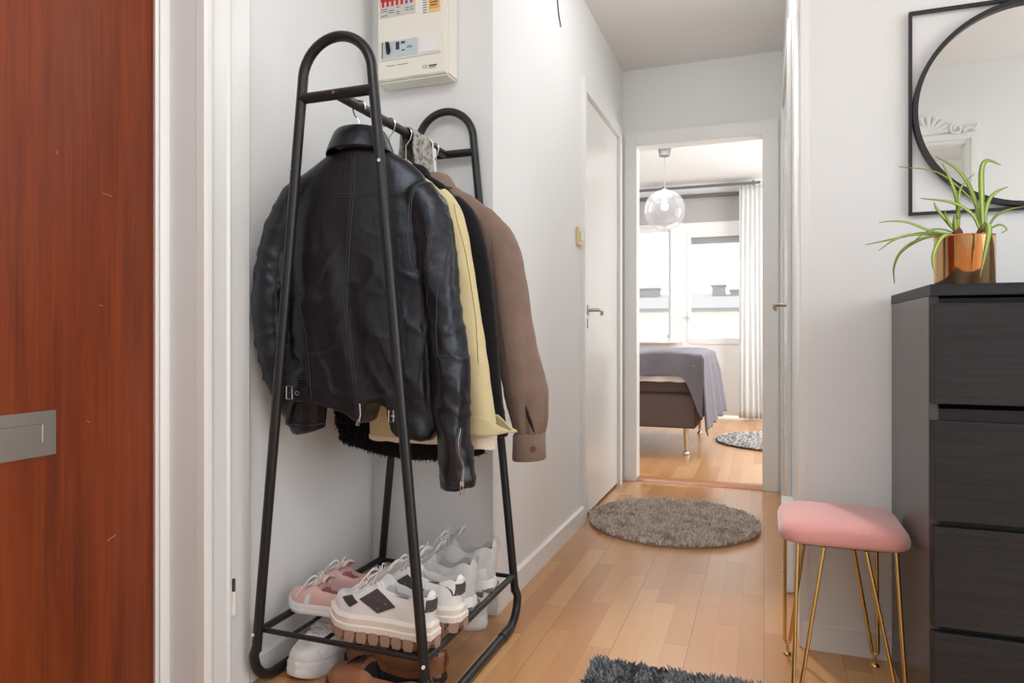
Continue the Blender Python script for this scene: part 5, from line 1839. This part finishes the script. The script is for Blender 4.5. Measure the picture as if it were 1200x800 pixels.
b1, b2 = (0.3995, 1.745, 1.114), (0.4465, 1.752, 1.114)
plant('spider_plant', 'spider plant at the pot\'s left with leaves trailing left', b1, [
    ([(0.400, 1.118), (0.400, 1.184), (0.388, 1.235), (0.372, 1.277)], 0.0050, 0.01),
    ([(0.400, 1.118), (0.382, 1.139), (0.358, 1.171), (0.350, 1.187)], 0.0042, -0.02),
    ([(0.398, 1.114), (0.392, 1.142), (0.388, 1.157)], 0.0065, -0.02),
    ([(0.398, 1.118), (0.378, 1.143), (0.368, 1.166)], 0.0036, -0.03),
    ([(0.395, 1.115), (0.345, 1.125), (0.300, 1.143), (0.265, 1.146), (0.237, 1.142)], 0.0024, -0.06),
    ([(0.392, 1.113), (0.335, 1.124), (0.283, 1.116), (0.223, 1.106)], 0.0024, 0.04),
    ([(0.388, 1.116), (0.317, 1.119), (0.276, 1.109), (0.241, 1.084)], 0.0026, -0.03),
    ([(0.385, 1.118), (0.335, 1.112), (0.297, 1.088), (0.283, 1.053), (0.286, 1.015)], 0.0032, 0.06),
    ([(0.392, 1.116), (0.358, 1.105), (0.335, 1.070), (0.333, 1.040), (0.343, 1.016)], 0.0044, -0.10),
    ([(0.400, 1.150), (0.402, 1.200), (0.408, 1.222), (0.430, 1.247)], 0.0022, 0.0),
    ([(0.396, 1.118), (0.370, 1.130), (0.345, 1.128), (0.31, 1.10)], 0.0015, 0.02)])
plant('spider_plant', 'spider plant at the pot\'s right with broad upright leaf', b2, [
    ([(0.446, 1.122), (0.431, 1.208), (0.405, 1.264), (0.365, 1.299)], 0.0046, 0.03),
    ([(0.449, 1.120), (0.446, 1.192), (0.446, 1.257), (0.457, 1.275), (0.481, 1.263)], 0.0062, 0.0),
    ([(0.451, 1.122), (0.457, 1.176), (0.473, 1.205), (0.500, 1.219)], 0.0042, 0.02),
    ([(0.444, 1.122), (0.425, 1.159), (0.385, 1.185), (0.324, 1.196)], 0.0040, -0.03),
    ([(0.444, 1.122), (0.440, 1.130), (0.436, 1.112), (0.428, 1.060), (0.419, 1.012)], 0.0066, -0.092),
    ([(0.454, 1.122), (0.470, 1.153), (0.492, 1.163), (0.519, 1.167)], 0.0022, -0.03),
    ([(0.454, 1.122), (0.476, 1.133), (0.486, 1.121), (0.474, 1.112)], 0.0018, -0.03),
    ([(0.444, 1.122), (0.438, 1.177), (0.421, 1.205), (0.365, 1.260), (0.290, 1.280)], 0.0018, 0.02)])

# ------------------------------------------------------------------ bedroom: bed, lamp
BX1, BY0, BY1 = -0.462, 5.12, 6.35
bed = thing('bed', 'low upholstered bed with chrome legs seen through the doorway', 'bed', (-1.4, 5.7, 0))
MB().box(-2.45, BX1, BY0, BY1, 0.20, 0.445, bev=0.012).build('bed_base', M['bedbase'], bed, world=True)
MB().box(-2.45, BX1 - 0.006, BY0 + 0.006, BY1 - 0.006, 0.447, 0.66, bev=0.02).build('mattress', M['mattress'], bed, world=True)
for (lx, ly) in ((BX1 - 0.075, BY0 + 0.05), (BX1 - 0.075, BY1 - 0.05), (-2.35, BY0 + 0.05), (-2.35, BY1 - 0.05)):
    MB().lathe([(0.0, 0.0), (0.022, 0.0), (0.024, 0.008), (0.020, 0.022), (0.010, 0.03), (0.012, 0.05), (0.020, 0.19), (0.022, 0.205), (0.0, 0.205)], (lx, ly, 0), 16).build('leg', M['chrome'], bed, world=True)


def drape(name, label, cat, mat, x_min, dropx, dropf, z_top, pad, seed, nx=90, ny=110, thick=0.02, bulge=0.02, flare_=0.22, hang=1.75):
    """cloth lying on the bed, falling over the foot end (+x) and the near side (-y)"""
    W_ = BY1 - BY0
    rows = []
    for i in range(nx + 1):
        p = x_min + (BX1 + pad + dropx - x_min) * i / nx
        row = []
        for j in range(ny + 1):
            q = BY0 - pad - dropf + (W_ + 2 * pad + dropf * 1.0) * j / ny
            dx = max(0, p - (BX1 + pad))
            dyn = max(0, (BY0 - pad) - q)
            x, y = min(p, BX1 + pad), max(q, BY0 - pad)
            # near the foot corner the hanging side gets longer
            corner = sstep(BX1 - 0.10, BX1 + 0.04, x)
            dn = dyn * (1 + hang * corner * (1 if dx == 0 else 1))
            z = z_top
            rnd_ = 0.03
            z -= max(dx, 0) * (1 - 0.0) if dx > 0 else 0
            if dyn > 0:
                z = min(z, z_top - dn) if dx == 0 else z - dn * 0.08
            x += flare_ * dx * (0.35 + 0.35 * sstep(BY0, BY1, y)) + (0.012 * math.sin(y * 30 + seed) + 0.014 * math.sin(y * 17 + 1.3 * seed)) * min(1, dx * 5)
            y -= (0.16 * dyn + (0.012 * math.sin(x * 26 + seed)) * min(1, dyn * 8))
            x += 0.10 * dyn * corner
            z += bulge * nz(p * 4, q * 4, seed) * (0.5 if dx or dyn else 1) + 0.006 * nz(p * 16, q * 16, seed + 3)
            # soften the edge
            ed = min(abs(p - (BX1 + pad)), abs(q - (BY0 - pad)))
            z -= 0.012 * math.exp(-(ed / 0.03) ** 2)
            row.append((x, y, max(z, 0.13)))
        rows.append(row)
    b = MB(); b.loft(rows, caps=False, closed=False)
    o = b.build(name, mat, None, angle=180)
    m_ = o.modifiers.new('solid', 'SOLIDIFY'); m_.thickness = thick; m_.offset = -1
    return tag(o, label, cat)


drape('duvet', 'white duvet on the bed with its edge showing under the blanket', 'duvet', M['duvet'], -2.35, 0.04, 0.172, 0.715, 0.004, 2.0, thick=0.04, flare_=0.05, hang=0.0)
drape('grey_blanket', 'grey blanket spread over the bed hanging down at the corner', 'blanket', M['blanket'], -2.0, 0.56, 0.175, 0.765, 0.045, 5.0, thick=0.008, bulge=0.022)
pd = thing('pendant_lamp', 'clear glass globe pendant lamp in the bedroom', 'pendant lamp', (-0.80, 5.96, ZC))
MB().lathe([(0.0, 0.0), (0.058, 0.0), (0.045, -0.080), (0.014, -0.090), (0.0, -0.090)], (0, 0, 0), 24).build('ceiling_cap', M['lampgrey'], pd)
MB().tube([(0, 0, -0.08), (0, 0, -0.40)], 0.0055, 8).build('cord', M['lampgrey'], pd)
b = MB().lathe([(0.0, -0.365), (0.022, -0.365), (0.024, -0.46), (0.0, -0.465)], (0, 0, 0), 20)
b.build('lamp_holder', M['blind'], pd)
b = MB().lathe([(0.0, -0.46), (0.016, -0.465), (0.034, -0.51), (0.028, -0.545), (0.0, -0.56)], (0, 0, 0), 20)
b.build('light_bulb', M['bulbglass'], pd)
b = MB()
b.lathe([(0.175 * math.sin(a_), -0.545 + 0.175 * math.cos(a_)) for a_ in [R(8 + 172 * i / 40) for i in range(41)]], (0, 0, 0), 48, closed=True)
b.build('glass_globe', M['globeglass'], pd, angle=180)
